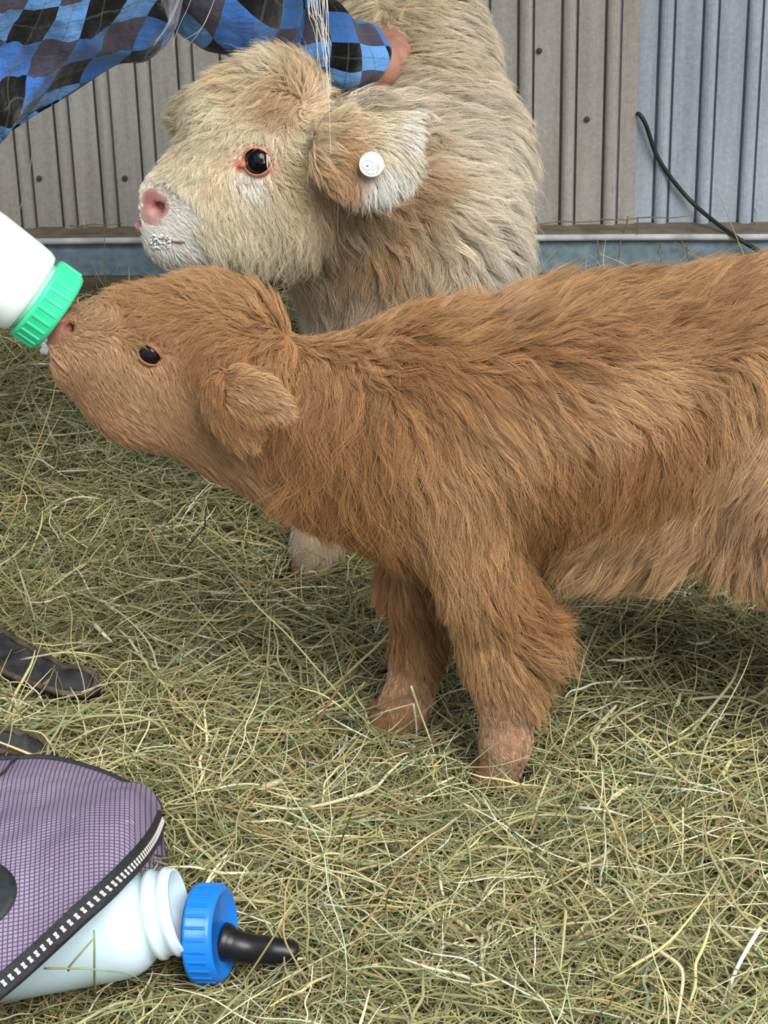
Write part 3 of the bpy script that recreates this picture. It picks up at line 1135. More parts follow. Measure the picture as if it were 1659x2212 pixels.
bareB = [(ce + eyeBn * 0.010, 0.0088, 0.026), (nosB, 0.0075, 0.016), (P(108, 722, YB - 0.02), 0.010, 0.022), (P(108, 722, YB + 0.02), 0.010, 0.022), (ce2, 0.0125, 0.024)]
r1 = np.random.default_rng(11)
fur_sets(bb, bv, bf, regB, (215000, 100000, 17000, 52000), r1, (tabB, tabB, tabE, tabB), bareB, ('body_fur', 'face_fur', 'ear_fur', 'leg_fur'), calf1, spacing=16, col_noise=0.24)

# ================================================================== CREAM CALF
YC = 2.14
cb = Body((P(270, 500, 2.0)[0], 1.98, -0.02), (P(1190, 500, 2.3)[0], 2.92, 0.80), 0.0045)
chain(cb, [(885, 570, 208, 2.27), (905, 350, 205, 2.42), (880, 150, 172, 2.60), (862, 20, 160, 2.74)], 2.3, 0.05)
chain(cb, [(880, 700, 185, 2.26), (890, 560, 205, 2.27)], 2.3, 0.05)
chain(cb, [(860, 520, 190, 2.27), (740, 430, 142, 2.22), (660, 380, 112, YC + 0.03)], YC, 0.05)
# head
chain(cb, [(600, 320, 138), (525, 305, 104)], YC, 0.03, s=0.85)
chain(cb, [(592, 210, 72), (535, 242, 66)], YC, 0.04, s=0.9)
chain(cb, [(560, 390, 130), (470, 420, 106), (395, 452, 74), (362, 458, 58)], YC, 0.03, s=0.78)
chain(cb, [(610, 440, 112), (500, 460, 88), (410, 500, 50), (375, 512, 38)], YC, 0.03, s=0.72)
chain(cb, [(343, 446, 49), (331, 452, 43)], YC, 0.012, s=1.1)
chain(cb, [(362, 490, 40), (340, 480, 30)], YC, 0.012, s=1.0)
# near ear, far ear
yE = YC - 0.076
chain(cb, [(718, 335, 30, YC - 0.05), (775, 322, 48, yE), (830, 306, 42, yE), (866, 294, 18, yE)], yE, 0.022, (0.1, -1, 0.2), 0.26)
chain(cb, [(765, 342, 38, yE), (795, 362, 27, yE), (802, 376, 15, yE)], yE, 0.008, (0.1, -1, 0.2), 0.26)
yE2 = YC + 0.075
chain(cb, [(480, 240, 34, YC + 0.04), (436, 248, 44, yE2), (402, 258, 30, yE2)], yE2, 0.008, (0.3, 1, 0.2), 0.3)
# legs
chain(cb, [(770, 820, 110, 2.25), (715, 1040, 58, 2.20), (688, 1170, 44, 2.16), (678, 1262, 44, 2.145)], 2.2, 0.03)
chain(cb, [(985, 820, 110, 2.26), (1000, 1040, 56, 2.22), (1000, 1150, 44, 2.20), (998, 1235, 44, 2.19)], 2.2, 0.03)
chain(cb, [(800, 250, 110, 2.70), (790, 520, 60, 2.74), (785, 700, 42, 2.76), (782, 830, 40, 2.755)], 2.7, 0.03)
chain(cb, [(940, 250, 110, 2.72), (950, 520, 60, 2.76), (950, 700, 42, 2.78), (948, 815, 40, 2.775)], 2.7, 0.03)
eyeC, eyeCn = cb.hit(556, 348)
nosC, nosCn = cb.hit(338, 446)
cb.add(nosC + nosCn * 0.002 + np.array([-0.002, 0, -0.003]), nosC - nosCn * 0.018 + np.array([0.006, 0, 0.003]), 0.0068, 0.0056, 0.002, cut=True)
cb.add(eyeC + eyeCn * 0.006, eyeC + eyeCn * 0.006, 0.0135, 0.0135, 0.008, cut=True)

calf2 = empty('calf', (float(P(880, 800, 2.4)[0]), 2.4, 0.0))
tag(calf2, 'cream shaggy calf with pink nose and a round white ear tag', 'calf', 'calves in the hay')
cv, cf = cb.surface()
me = np_mesh('body', cv, cf)
lipC = cb.hit(352, 496)[0]
paint(me, cv, lin(190, 166, 134), [(P(370, 500, YC - 0.03), 0.045, lin(232, 220, 210)), (P(325, 442, YC), 0.030, lin(206, 152, 142)), (nosC, 0.017, lin(186, 122, 114)), (cb.hit(326, 428)[0], 0.010, lin(164, 108, 102)), (cb.hit(322, 470)[0], 0.010, lin(196, 150, 146)),
                                   (nosC - nosCn * 0.003, 0.0080, lin(176, 108, 102)), (eyeC, 0.030, lin(238, 204, 188)), (eyeC, 0.016, lin(222, 150, 128)), (cb.hit(520, 356)[0], 0.010, lin(220, 140, 112))])
link('body', me, M_CALFSKIN, calf2)
cc_ = eyeC - eyeCn * 0.0062
eo, uu, ww = put_eye(calf2, cc_, eyeCn, math.radians(4), 0.0152, M_LID, 0.86, -1)
ccf = cc_.copy()
ccf[1] = 2 * YC - cc_[1]
put_eye(calf2, ccf, eyeCn * np.array([1, -1, 1]), math.radians(-4), 0.0140, M_LID, 0.84, -1)
# pink inner corner of the near eye
cor = [cb.hit(x, y)[0] + eyeCn * 0.0012 for x, y in ((548, 352), (536, 352), (526, 355), (516, 360))]
tube('eye_corner', cor, [0.0042, 0.0044, 0.0034, 0.0012], 10, M_LID, eo)
# tongue tip, lips, milk on the chin
tg = [P(352, 492, YC), P(330, 490, YC - 0.004), P(306, 489, YC - 0.006), P(290, 487, YC - 0.006)]
tube('tongue', catmull(tg, 10), [0.009, 0.0092, 0.0090, 0.0086, 0.0082, 0.0076, 0.0070, 0.0060, 0.0044, 0.0015], 12, M_TONGUE, calf2)
mc = [cb.hit(x, y)[0] + np.array([0, -0.0022, 0]) for x, y in ((345, 508), (358, 516), (372, 520), (386, 521), (400, 521))]
tube('mouth', catmull(mc, 14), 0.0010, 6, plain('brown_lip', lin(150, 116, 98), 0.5), calf2)
bmf = bmesh.new()
for q in range(60):
    c = cb.hit(336 + random.uniform(-8, 36), 515 + random.uniform(-9, 24))[0]
    bmesh.ops.create_icosphere(bmf, subdivisions=2, radius=random.uniform(0.0006, 0.0016), matrix=Matrix.Translation(Vector(c) + Vector((-0.001, -0.002, 0))))
mf = bpy.data.meshes.new('milk_foam')
bmf.to_mesh(mf)
bmf.free()
link('milk_foam', mf, M_FOAM, calf2)
for (px, py, yy) in ((672, 1290, 2.14), (994, 1265, 2.185), (780, 850, 2.75), (946, 835, 2.77)):
    p = P(px, py, yy)
    p[2] = 0.0
    hoof(calf2, p, math.radians(-100))
# small dark mole on the jaw
mo = cb.hit(556, 521)[0]

# ---- ear tag: round white button with raised pin and embossed marks
tp, tn = cb.hit(800, 356)
tn = unit(np.array([0.10, -1.0, 0.30]))
TR = 0.0126
tagm = lathe_mesh('ear_tag', [(0.0, 0.0), (TR * 0.96, 0.0), (TR, 0.0006), (TR, 0.0016), (TR * 0.96, 0.0021), (0.0, 0.0021)], 40)
eto = link('ear_tag', tagm, M_TAG, calf2)
TMX = axis_matrix(tp + tn * 0.0115, tn)
eto.matrix_basis = TMX
eto['label'] = 'round white plastic ear tag'
q = TMX.to_quaternion().to_matrix()
ex, ey = Vector(R_), Vector(U_)
tnv = Vector(tn)
ex = (ex - tnv * ex.dot(tnv)).normalized()
ey = tnv.cross(ex)


def tag_pt(u, v, h=0.0022):
    return np.array(Vector(tp + tn * 0.0115) + ex * u * TR + ey * v * TR + tnv * h)


ring = [tag_pt(-0.32 + 0.42 * math.cos(a), -0.05 + 0.40 * math.sin(a)) for a in np.linspace(0, 2 * math.pi, 28)]
tube('pin_ring', np.array(ring), 0.0004, 6, M_TAGINK, eto, caps=False)
tube('pin', [tag_pt(-0.32, -0.05, 0.0018), tag_pt(-0.32, -0.05, 0.0032)], 0.0014, 12, M_TAGINK, eto)
mk = []
for st in (((0.28, -0.02), (0.28, -0.32), (0.18, -0.42), (0.06, -0.36)), ((0.46, -0.38), (0.46, -0.06), (0.66, -0.06)), ((0.46, -0.2), (0.60, -0.2))):
    tube('embossed_letter', np.array([tag_pt(*x) for x in st]), 0.00045, 6, M_TAGINK, eto)
for a in np.linspace(-2.2, -0.75, 6):
    tube('embossed_letter', np.array([tag_pt(0.66 * math.cos(a), 0.66 * math.sin(a)), tag_pt(0.80 * math.cos(a + 0.04), 0.80 * math.sin(a + 0.04))]), 0.0005, 6, M_TAGINK, eto)

C1, C2, C3, C4, C5 = (240, 220, 186), (220, 192, 152), (192, 150, 106), (176, 142, 106), (248, 241, 228)
N1, N2, N3 = (186, 160, 130), (206, 190, 166), (188, 164, 136)
GC = [
    # muzzle: short and white
    (340, 412, 40, 0.8, .3, .2, (206, 196, 178)), (392, 440, -20, 0.9, .25, .2, C5), (380, 480, -30, 0.9, .3, .2, C5), (360, 530, -75, 1.3, .4, .3, C5), (390, 535, -70, 1.5, .4, .3, C5),
    (380, 500, -30, 0.7, .08, .2, C5), (362, 470, -20, 0.6, .03, .1, C5), (350, 490, -30, 0.6, .03, .1, C5), (372, 455, -20, 0.7, .05, .1, C5), (352, 420, 20, 0.6, .04, .1, C5), (330, 478, -60, 0.6, .04, .1, C5),
    # bridge of the nose and face
    (352, 380, 200, 1.2, .4, .4, C1), (375, 340, 215, 1.8, .4, .5, C1), (420, 360, 230, 2.0, .4, .7, C1), (430, 410, -110, 2.0, .3, .7, C1), (470, 380, -95, 1.8, .25, .6, (240, 206, 168)),
    (420, 480, -85, 2.2, .35, .5, C1), (480, 450, -95, 2.6, .3, .7, C1), (540, 430, -95, 2.4, .25, .6, C1), (500, 330, 200, 2.0, .3, .6, (236, 208, 172)), (540, 395, -80, 1.4, .2, .3, C5),
    (620, 370, -20, 2.0, .25, .7, C2), (650, 400, -70, 2.6, .3, .9, C2), (600, 460, -92, 3.6, .35, .8, C1), (540, 500, -92, 3.6, .5, .6, C1), (470, 525, -85, 3.0, .5, .5, C1),
    (650, 470, -88, 4.2, .45, .8, C1), (610, 520, -92, 4.2, .6, .7, C1), (680, 440, -80, 4.0, .4, .9, C2), (700, 400, -60, 3.0, .35, .9, C3),
    # forehead curls
    (440, 300, 215, 2.6, .5, 1.0, C1), (480, 240, 200, 3.0, .6, 1.0, C1), (450, 200, 190, 3.0, .8, .9, C1), (520, 290, 240, 2.4, .4, 1.1, C1), (580, 280, 250, 2.4, .4, 1.1, C1), (560, 220, 190, 3.0, .5, 1.1, C2),
    (640, 300, 0, 2.4, .4, 1.0, C1), (520, 170, 170, 3.2, .8, .9, C2), (590, 145, 130, 3.4, .8, .8, C1), (650, 180, 70, 3.2, .8, .8, C2), (620, 210, 220, 3.0, .5, 1.0, C3), (700, 230, 10, 3.2, .6, .9, C1),
    (680, 290, 0, 2.6, .4, .9, C2), (705, 330, -8, 2.2, .3, .7, C2), (700, 365, -30, 2.4, .3, .8, C3),
    # neck and chest: shaggy locks falling and spreading
    (760, 250, 10, 4.0, .5, .7, N2), (830, 240, 20, 4.0, .5, .7, N2), (740, 460, -70, 4.6, .4, .8, N1, 2.17), (800, 440, -40, 4.6, .4, .8, C4, 2.2), (870, 420, -20, 4.6, .4, .7, C4, 2.22),
    (900, 350, 0, 4.4, .4, .7, N1, 2.3), (940, 280, 10, 4.0, .4, .6, N2, 2.35), (760, 540, -95, 4.8, .4, .8, C4, 2.17), (830, 540, -90, 4.8, .35, .8, C3, 2.17), (900, 520, -70, 4.8, .35, .7, N1, 2.18),
    (980, 480, -45, 4.6, .4, .6, N2, 2.2), (1050, 440, -30, 4.2, .5, .6, (214, 200, 178), 2.25), (1060, 320, -10, 4.0, .5, .6, (212, 198, 176), 2.35), (1020, 220, 20, 3.6, .5, .5, N2, 2.45),
    (690, 600, -110, 4.4, .4, .6, N3, 2.18), (760, 650, -95, 4.6, .4, .6, N3, 2.18), (860, 640, -85, 4.6, .4, .7, N1, 2.18), (980, 600, -70, 4.6, .4, .6, N2, 2.2), (1070, 560, -60, 4.2, .5, .5, (206, 194, 176), 2.25),
    (680, 700, -100, 3.6, .35, .4, (216, 210, 200), 2.19), (800, 780, -95, 3.6, .35, .4, N3, 2.2), (960, 780, -85, 3.6, .35, .4, N3, 2.2),
    # back, seen end on
    (860, 200, -30, 3.2, .35, .5, N2, 2.45), (900, 120, -60, 2.4, .3, .4, (200, 180, 150), 2.5), (850, 60, -80, 2.0, .3, .4, (196, 178, 148), 2.6), (960, 120, -20, 2.6, .4, .4, (204, 186, 158), 2.55),
    (900, 20, -50, 2.0, .3, .4, (196, 180, 150), 2.65), (780, 40, -120, 2.0, .3, .3, (196, 178, 148), 2.65), (990, 60, 0, 2.4, .4, .4, N2, 2.6),
    # legs
    (690, 1060, -90, 2.0, .3, .3, (196, 180, 160), 2.16), (680, 1180, -90, 1.8, .3, .3, (192, 176, 156), 2.13), (675, 1260, -90, 1.2, .25, .2, (180, 162, 142), 2.12), (1000, 1080, -90, 2.0, .3, .3, N1, 2.2),
    (790, 600, -90, 2.0, .3, .3, N1, 2.75), (950, 600, -90, 2.0, .3, .3, N1, 2.75),
]
tabC = guide_table(GC, YC - 0.05, 0.6, 0.9, 1.06, cb)
tabC[2][:, 0] *= np.where(tabC[0][:, 1] > 2.15, 1.2, 1.0)
EC = [(725, 330, 10, 1.6, .25, .5, C3), (775, 290, 10, 1.5, .25, .4, C2), (830, 275, 0, 1.5, .3, .3, C1), (870, 290, -20, 1.4, .3, .3, C5), (850, 330, -50, 1.7, .3, .3, C1), (765, 335, -70, 1.8, .2, .5, (172, 122, 72)),
      (760, 375, -95, 2.4, .3, .5, C3), (810, 375, -85, 2.6, .35, .4, C5), (840, 360, -60, 2.0, .35, .3, C5), (430, 230, 170, 2.0, .4, .4, C1), (430, 265, 205, 2.2, .4, .4, C1), (395, 262, 200, 2.0, .4, .4, C1)]
tabCE = guide_table(EC, yE, 0.05, 0.9, 1.05)
ex0, ex1 = P(722, 330, yE)[0], P(905, 330, yE)[0]
fx1 = P(470, 250, yE2)[0]
xh = P(690, 400, YC)[0]


def regC(c):
    lab = np.zeros(len(c), int)
    lab[(c[:, 0] < xh) & (c[:, 1] < YC + 0.12) & (c[:, 2] > 0.25)] = 1
    ear = (c[:, 0] > ex0) & (c[:, 0] < ex1) & (c[:, 1] < YC - 0.055) & (c[:, 2] > P(800, 420, yE)[2]) & (c[:, 2] < P(800, 240, yE)[2])
    ear |= (c[:, 0] < fx1) & (c[:, 1] > YC + 0.055) & (c[:, 2] > P(430, 310, yE2)[2])
    lab[ear] = 2
    lab[c[:, 2] < 0.17] = 3
    return lab


bareC = [(cc_ + eyeCn * 0.009, 0.0172, 0.042), (cb.hit(522, 356)[0], 0.007, 0.013), (nosC, 0.0130, 0.030), (cb.hit(322, 430)[0], 0.011, 0.026), (cb.hit(322, 462)[0], 0.012, 0.028), (cb.hit(335, 478)[0], 0.006, 0.02), (P(312, 450, YC), 0.018, 0.034)]
r2 = np.random.default_rng(12)
fur_sets(cb, cv, cf, regC, (150000, 100000, 16000, 7000), r2, (tabC, tabC, tabCE, tabC), bareC, ('body_fur', 'face_fur', 'ear_fur', 'leg_fur'), calf2, dense=[(P(370, 480, YC - 0.03), 0.055, 2.4)], spacing=18, wamp=0.15, clump=0.82, col_noise=0.2, ang_noise=0.6, tuft=0.5)
# pale lashes hanging over the eye
rl = np.random.default_rng(5)
n = 26
up = unit(ww)
lp = np.zeros((n, 5, 3))
for i in range(n):
    a = rl.uniform(0.25, 2.3)
    st = cc_ + uu * (math.cos(a) * 0.0150) + up * (math.sin(a) * 0.0125) + eyeCn * 0.0075
    dv = -up * 0.9 + uu * rl.normal(0.15, 0.15) + eyeCn * 0.75
    for k in range(5):
        s = k / 4
        lp[i, k] = st + dv * 0.010 * s + (-up * 0.004 - eyeCn * 0.002) * s * s
strands('eyelashes', lp, np.full((n, 5), 0.00035) * np.linspace(1, 0.35, 5)[None], np.tile(lin(240, 226, 200), (n, 1)), M_FUR, calf2)

# ================================================================== PERSON
M_SKIN = skin_mat('weathered_skin', 0.5, 0.35)
t = NT('blue_plaid_flannel')
uvn = t.n('ShaderNodeUVMap')
sp = t.n('ShaderNodeSeparateXYZ')
t.l(uvn.outputs[0], sp.inputs[0])
u, v = sp.outputs['X'], sp.outputs['Y']
iu, iv = t.math('FLOOR', u), t.math('FLOOR', v)
par = t.math('MODULO', t.math('ABSOLUTE', t.math('ADD', iu, iv)), 2.0)            # 0 blue, 1 dark
row = t.math('MODULO', t.math('ABSOLUTE', iu), 2.0)
alt = t.math('MODULO', t.math('ABSOLUTE', t.math('FLOOR', t.math('DIVIDE', iv, 2.0))), 2.0)
blue = t.mix(alt, lin(68, 120, 194), lin(106, 162, 226))
dark = t.mix(row, lin(78, 74, 90), lin(12, 11, 14))
c = t.mix(par, blue, dark)


def line(ax, at, w):
    fr = t.math('FRACT', ax)
    d = t.math('ABSOLUTE', t.math('SUBTRACT', fr, at))
    return t.math('LESS_THAN', d, w)


c = t.mix(t.math('MULTIPLY', line(u, 0.5, 0.025), 0.45), c, lin(96, 96, 84))
c = t.mix(t.math('MULTIPLY', line(v, 0.5, 0.025), 0.45), c, lin(96, 96, 84))
fz = t.noise(420, 4, 0.7)
c = t.mix(0.35, c, t.mix(1.0, c, t.ramp(fz, [(0.3, (0.55,) * 3), (0.7, (1.35,) * 3)]), 'MULTIPLY'))
t.set(Base_Color=c, Roughness=0.95, Specular_IOR_Level=0.1, Sheen_Weight=0.25, Sheen_Roughness=0.5)
cr1 = t.noise(9, 3, 0.5, stretch=(2.6, 1.0, 0.9))
cr2 = t.noise(26, 3, 0.5, stretch=(1.0, 1.0, 2.2))
b1 = t.n('ShaderNodeBump')
b1.inputs['Strength'].default_value = 0.75
b1.inputs['Distance'].default_value = 0.02
t.l(t.math('ADD', cr1, t.math('MULTIPLY', cr2, 0.35)), b1.inputs['Height'])
b2 = t.n('ShaderNodeBump')
b2.inputs['Strength'].default_value = 0.35
b2.inputs['Distance'].default_value = 0.0015
t.l(fz, b2.inputs['Height'])
t.l(b1.outputs[0], b2.inputs['Normal'])
t.l(b2.outputs[0], t.b.inputs['Normal'])
M_PLAID = t.m
M_JEAN = plain('dark_denim', lin(52, 62, 84), 0.9, 0.25, 140, 0.4)
M_SHOE = plain('dusty_black_leather', lin(56, 58, 62), 0.8, 0.45, 45, 0.5, spec=0.3)
M_SOLE = plain('muddy_shoe_sole', lin(84, 76, 68), 0.9, 0.35, 60, 0.6)

BDIR = unit(P(150, 685, 1.78) - P(20, 594, 1.78))         # feeding bottle axis, base to cap
BCAP = P(106, 662, 1.78)                                   # middle of the cap band
BTC = -unit(ray(60, 600))                                  # towards the camera
BUP = unit(np.cross(BDIR, BTC))
if BUP[2] < 0:
    BUP = -BUP
BR = 0.0455

pb = Body((-1.20, 1.50, -0.01), (0.10, 2.62, 1.14), 0.0052)
neck = np.array([-0.14, 2.14, 0.90])
pelvis = np.array([-0.88, 1.90, 0.86])
shR, shL = np.array([-0.20, 2.28, 0.86]), np.array([-0.40, 1.97, 0.88])
head = np.array([-0.035, 2.17, 0.86])
pb.add(pelvis, (-0.52, 2.02, 0.90), 0.125, 0.115, 0.05, (0, 1, 0), 1.25)
pb.add((-0.52, 2.02, 0.90), (-0.24, 2.12, 0.88), 0.115, 0.105, 0.05, (0, 1, 0), 1.35)
pb.add((-0.24, 2.12, 0.89), head, 0.060, 0.052, 0.03)
# head, face down and to the right
pb.add(head + np.array([-0.01, 0, 0.012]), head + np.array([0.035, 0, -0.01]), 0.088, 0.080, 0.03, (0, 1, 0), 0.86)
pb.add(head + np.array([0.02, 0, -0.05]), head + np.array([0.035, 0, -0.085]), 0.062, 0.036, 0.03)
pb.add(head + np.array([0.098, 0, -0.02]), head + np.array([0.104, 0, -0.052]), 0.010, 0.014, 0.012)
pb.add(head + np.array([0.085, -0.03, 0.0]), head + np.array([0.085, 0.03, 0.0]), 0.016, 0.016, 0.02)
pb.add(head + np.array([0.075, -0.016, -0.076]), head + np.array([0.075, 0.016, -0.076]), 0.008, 0.008, 0.008)
for s_ in (-1, 1):
    pb.add(head + np.array([0.0, s_ * 0.076, -0.02]), head + np.array([-0.008, s_ * 0.084, 0.015]), 0.014, 0.017, 0.006, (0, 1, 0), 0.4)
# arms
elR, wrR = P(560, 25, 2.27), P(814, 140, cb.hit(840, 150)[0][1] - 0.040)
elL, wrL = P(-270, 200, 1.84), P(-140, 395, 1.755)
for sh, el, wr in ((shR, elR, wrR), (shL, elL, wrL)):
    pb.add(sh, el, 0.048, 0.036, 0.03)
    pb.add(el, wr, 0.034, 0.024, 0.02)
# right hand gripping the cream calf's coat
def onc(x, y, off):
    d_ = unit(ray(x, y))
    return cb.hit(x, y)[0] - d_ * off


kn = [(800, 88), (818, 82), (838, 86), (856, 96)]
pb.add(wrR, onc(826, 126, 0.024), 0.024, 0.022, 0.015)
pb.add(onc(812, 116, 0.022), onc(846, 120, 0.022), 0.017, 0.016, 0.010)
for k, (x, y) in enumerate(kn):
    a = onc(810 + 13 * k, 114, 0.024)
    b = onc(x, y, 0.030)
    c2 = onc(x + 9, y - 10, 0.002)
    pb.add(a, b, 0.0105, 0.0098, 0.006)
    pb.add(b, c2, 0.0098, 0.008, 0.004)
pb.add(onc(838, 138, 0.022), onc(862, 124, 0.026), 0.012, 0.0105, 0.008)
pb.add(onc(862, 124, 0.026), onc(874, 106, 0.010), 0.0105, 0.0085, 0.004)
# left hand wrapped round the bottle
for k in range(4):
    ax = BCAP - BDIR * (0.1020 + 0.0205 * k)
    prev = None
    for j, ph in enumerate((115, 75, 35, -10)):
        a = math.radians(ph)
        p = ax + (BTC * math.cos(a) + BUP * math.sin(a)) * (BR + 0.0085)
        if prev is not None:
            pb.add(prev, p, 0.0100 - 0.0006 * j, 0.0094 - 0.0006 * j, 0.004)
        prev = p
palm = BCAP - BDIR * 0.150 + BUP * (BR + 0.014) - BTC * 0.010
pb.add(palm - BDIR * 0.028, palm + BDIR * 0.028, 0.019, 0.019, 0.012)
pb.add(wrL, palm, 0.026, 0.022, 0.02)
th0 = BCAP - BDIR * 0.105 + BUP * (BR + 0.010) - BTC * 0.022
th1 = BCAP - BDIR * 0.085 + BUP * (BR * 0.5 + 0.006) - BTC * (BR * 0.87 + 0.006)
th2 = BCAP - BDIR * 0.080 - BTC * (BR + 0.009)
pb.add(th0, th1, 0.012, 0.0105, 0.006)
pb.add(th1, th2, 0.0105, 0.009, 0.004)
# legs
sho = [(PG(-210, 1330, 0.02), PG(-460, 1290, 0.02)), (PG(-240, 1545, 0.02), PG(-490, 1515, 0.02))]
feet = []
for k, (toe, mid) in enumerate(sho):
    d = unit((toe - mid) * np.array([1, 1, 0]))
    toe = toe * np.array([1, 1, 0])
    heel = toe - d * 0.285
    feet.append((toe, heel, d))
    ank = heel + d * 0.065 + np.array([0, 0, 0.085])
    hip = pelvis + np.array([0.02, 0.09 if k == 0 else -0.09, -0.03])
    knee = (ank + hip) / 2 + np.array([0.10, 0, 0.0])
    pb.add(hip, knee, 0.085, 0.058, 0.04)
    pb.add(knee, ank, 0.056, 0.036, 0.02)
    pb.add(ank, toe - d * 0.05 + np.array([0, 0, 0.03]), 0.036, 0.024, 0.02)
    feet[-1] += (ank, knee, hip)
person = empty('person', (-0.62, 1.88, 0.0))
tag(person, 'person in a blue plaid flannel shirt bending over to feed and steady the calves', 'person')
pv, pf = pb.surface()
me = np_mesh('body', pv, pf)
paint(me, pv, lin(186, 134, 116), [(head + np.array([0.085, 0, -0.066]), 0.018, lin(170, 104, 98))])
link('body', me, M_SKIN, person)
for s_ in (-1, 1):
    o = link('eye', eye_m, M_EYE, person)
    o.matrix_basis = Matrix.Translation(Vector(head + np.array([0.083, s_ * 0.032, -0.016])))


def cloth(name, path, rx, parent, mat, seg=64, cell=0.042, rot=0.0, wr=0.006, wf=(26, 60), thick=0.002, flare=0.0, seed=0, squash=None):
    """sleeve or trouser leg: open tube with folds, and plaid laid out in metres"""
    path = np.asarray(path)
    n = len(path)
    T, A, B = frames(path)
    ln = np.concatenate([[0], np.cumsum(np.linalg.norm(np.diff(path, axis=0), axis=1))])
    v, uv = [], []
    th = np.linspace(0, 2 * math.pi, seg + 1)
    for i in range(n):
        for a in th:
            dirv = A[i] * math.cos(a) + B[i] * math.sin(a)
            p0 = path[i] + dirv * rx[i]
            q = np.array([[p0[0], p0[1], p0[2]]])
            fold = wr * (0.8 * NA(q + seed, wf[0])[0] + 0.45 * NB(q + seed, wf[1])[0])
            fold += wr * 0.7 * math.sin(ln[i] * 95 + 2.2 * math.sin(a + seed) + seed)
            v.append(path[i] + dirv * (rx[i] + fold))
            uu_, vv_ = ln[i] / cell, a * rx.mean() / cell
            uv.append((uu_ * math.cos(rot) - vv_ * math.sin(rot) + 20, uu_ * math.sin(rot) + vv_ * math.cos(rot) + 20))
    f = []
    m = seg + 1
    for i in range(n - 1):
        for j in range(seg):
            f.append((i * m + j, i * m + j + 1, (i + 1) * m + j + 1, (i + 1) * m + j))
    o = link(name, mesh(name, v, f, uv), mat, parent)
    sl = o.modifiers.new('cloth_thickness', 'SOLIDIFY')
    sl.thickness = thick
    return o


# ---- shirt body: bent torso with the front hanging in a loose fold
hem = np.array([(-900, 120), (-700, 200), (-500, 280), (-320, 330), (-150, 345), (0, 300), (85, 254), (150, 222), (245, 164), (298, 150), (340, 104), (372, 32), (392, -40), (410, -120), (430, -190)], float)
hs = catmull(hem, 110)
YS = 2.06
NX, NT_ = len(hs), 96
v, uv = [], []
cum = 0
pts3 = [P(x, y, YS) for x, y in hs]
for i, pb_ in enumerate(pts3):
    if i:
        cum += np.linalg.norm(pb_ - pts3[i - 1])
    fx = i / (NX - 1)
    ztop = 1.045 - 0.06 * fx ** 3
    yc = 1.93 + 0.19 * fx
    zb = min(pb_[2], ztop - 0.14)
    hgt = ztop - zb
    wdt = 0.17 + 0.03 * math.sin(fx * 3)
    if fx > 0.88:
        wdt *= 1 - 0.3 * (fx - 0.88) / 0.12
    arc = 0
    last = None
    for j in range(NT_ + 1):
        a = -math.pi / 2 + 2 * math.pi * j / NT_      # start at the hem, near side first
        sz = 0.5 - 0.5 * math.sin(a)                  # 1 at the hem, 0 at the back
        wy = wdt * abs(math.cos(a)) ** 0.75 * (1 - 0.50 * sz ** 1.6)
        side = -1 if (j <= NT_ / 2) else 1
        y = yc + (0.075 * sz) * (1 if True else 0) + side * wy
        z = ztop - hgt * sz
        p = np.array([pb_[0], y, z])
        g = p[0] * 0.72 - p[2] * 0.70                 # diagonal gathers
        k2 = np.array([[g * 1.0, p[1] * 0.5, (p[0] + p[2]) * 0.35]])
        am = 0.30 + 0.70 * sz
        fold = am * (0.046 * ((1 - abs(NA(k2, 13)[0])) ** 3 - 0.45) + 0.016 * ((1 - abs(NB(k2, 31)[0])) ** 2 - 0.4))
        p = p + np.array([fold * 0.35, side * fold, fold * 0.25 * (1 - sz)])
        if last is not None:
            arc += np.linalg.norm(p - last) if True else 0
        last = p
        v.append(p)
        r_ = math.radians(34)
        uu_, vv_ = cum / 0.041, arc / 0.041
        uv.append((uu_ * math.cos(r_) - vv_ * math.sin(r_) + 40, uu_ * math.sin(r_) + vv_ * math.cos(r_) + 40))
m = NT_ + 1
f = []
for i in range(NX - 1):
    for j in range(NT_):
        f.append((i * m + j, (i + 1) * m + j, (i + 1) * m + j + 1, i * m + j + 1))
shirt = link('shirt', mesh('shirt', v, f, uv), M_PLAID, person)
sl = shirt.modifiers.new('cloth_thickness', 'SOLIDIFY')
sl.thickness = 0.002
shirt['label'] = 'blue, black and grey plaid flannel shirt hanging loose'
ctl = [shR + np.array([-0.05, -0.02, 0.0]), P(470, -60, 2.20), P(560, 22, 2.27), elR * 0.55 + wrR * 0.45, elR + (wrR - elR) * 0.94]
pth = catmull(ctl, 60)
rad = np.interp(np.linspace(0, 1, 60), [0, 0.2, 0.4, 0.6, 0.8, 0.93, 1.0], [0.085, 0.070, 0.060, 0.052, 0.042, 0.036, 0.032])
cloth('sleeve', pth, rad, shirt, M_PLAID, rot=0.42, wr=0.0055, seed=1.3)
ctl = [shL + np.array([-0.02, 0, 0.0]), shL * 0.4 + elL * 0.6, elL, elL * 0.45 + wrL * 0.55, elL * 0.22 + wrL * 0.78]
pth = catmull(ctl, 50)
rad = np.interp(np.linspace(0, 1, 50), [0, 0.3, 0.6, 0.9, 1.0], [0.080, 0.062, 0.050, 0.036, 0.031])
cloth('sleeve', pth, rad, shirt, M_PLAID, rot=0.3, wr=0.005, seed=4.1)
pth = catmull([np.array([-0.30, 2.09, 0.885]), np.array([-0.22, 2.115, 0.885]), np.array([-0.165, 2.135, 0.885]), np.array([-0.125, 2.145, 0.885])], 24)
cloth('collar', pth, np.interp(np.linspace(0, 1, 24), [0, 0.4, 0.75, 1.0], [0.150, 0.125, 0.088, 0.082]), shirt, M_PLAID, rot=0.5, wr=0.004, seed=7.0)
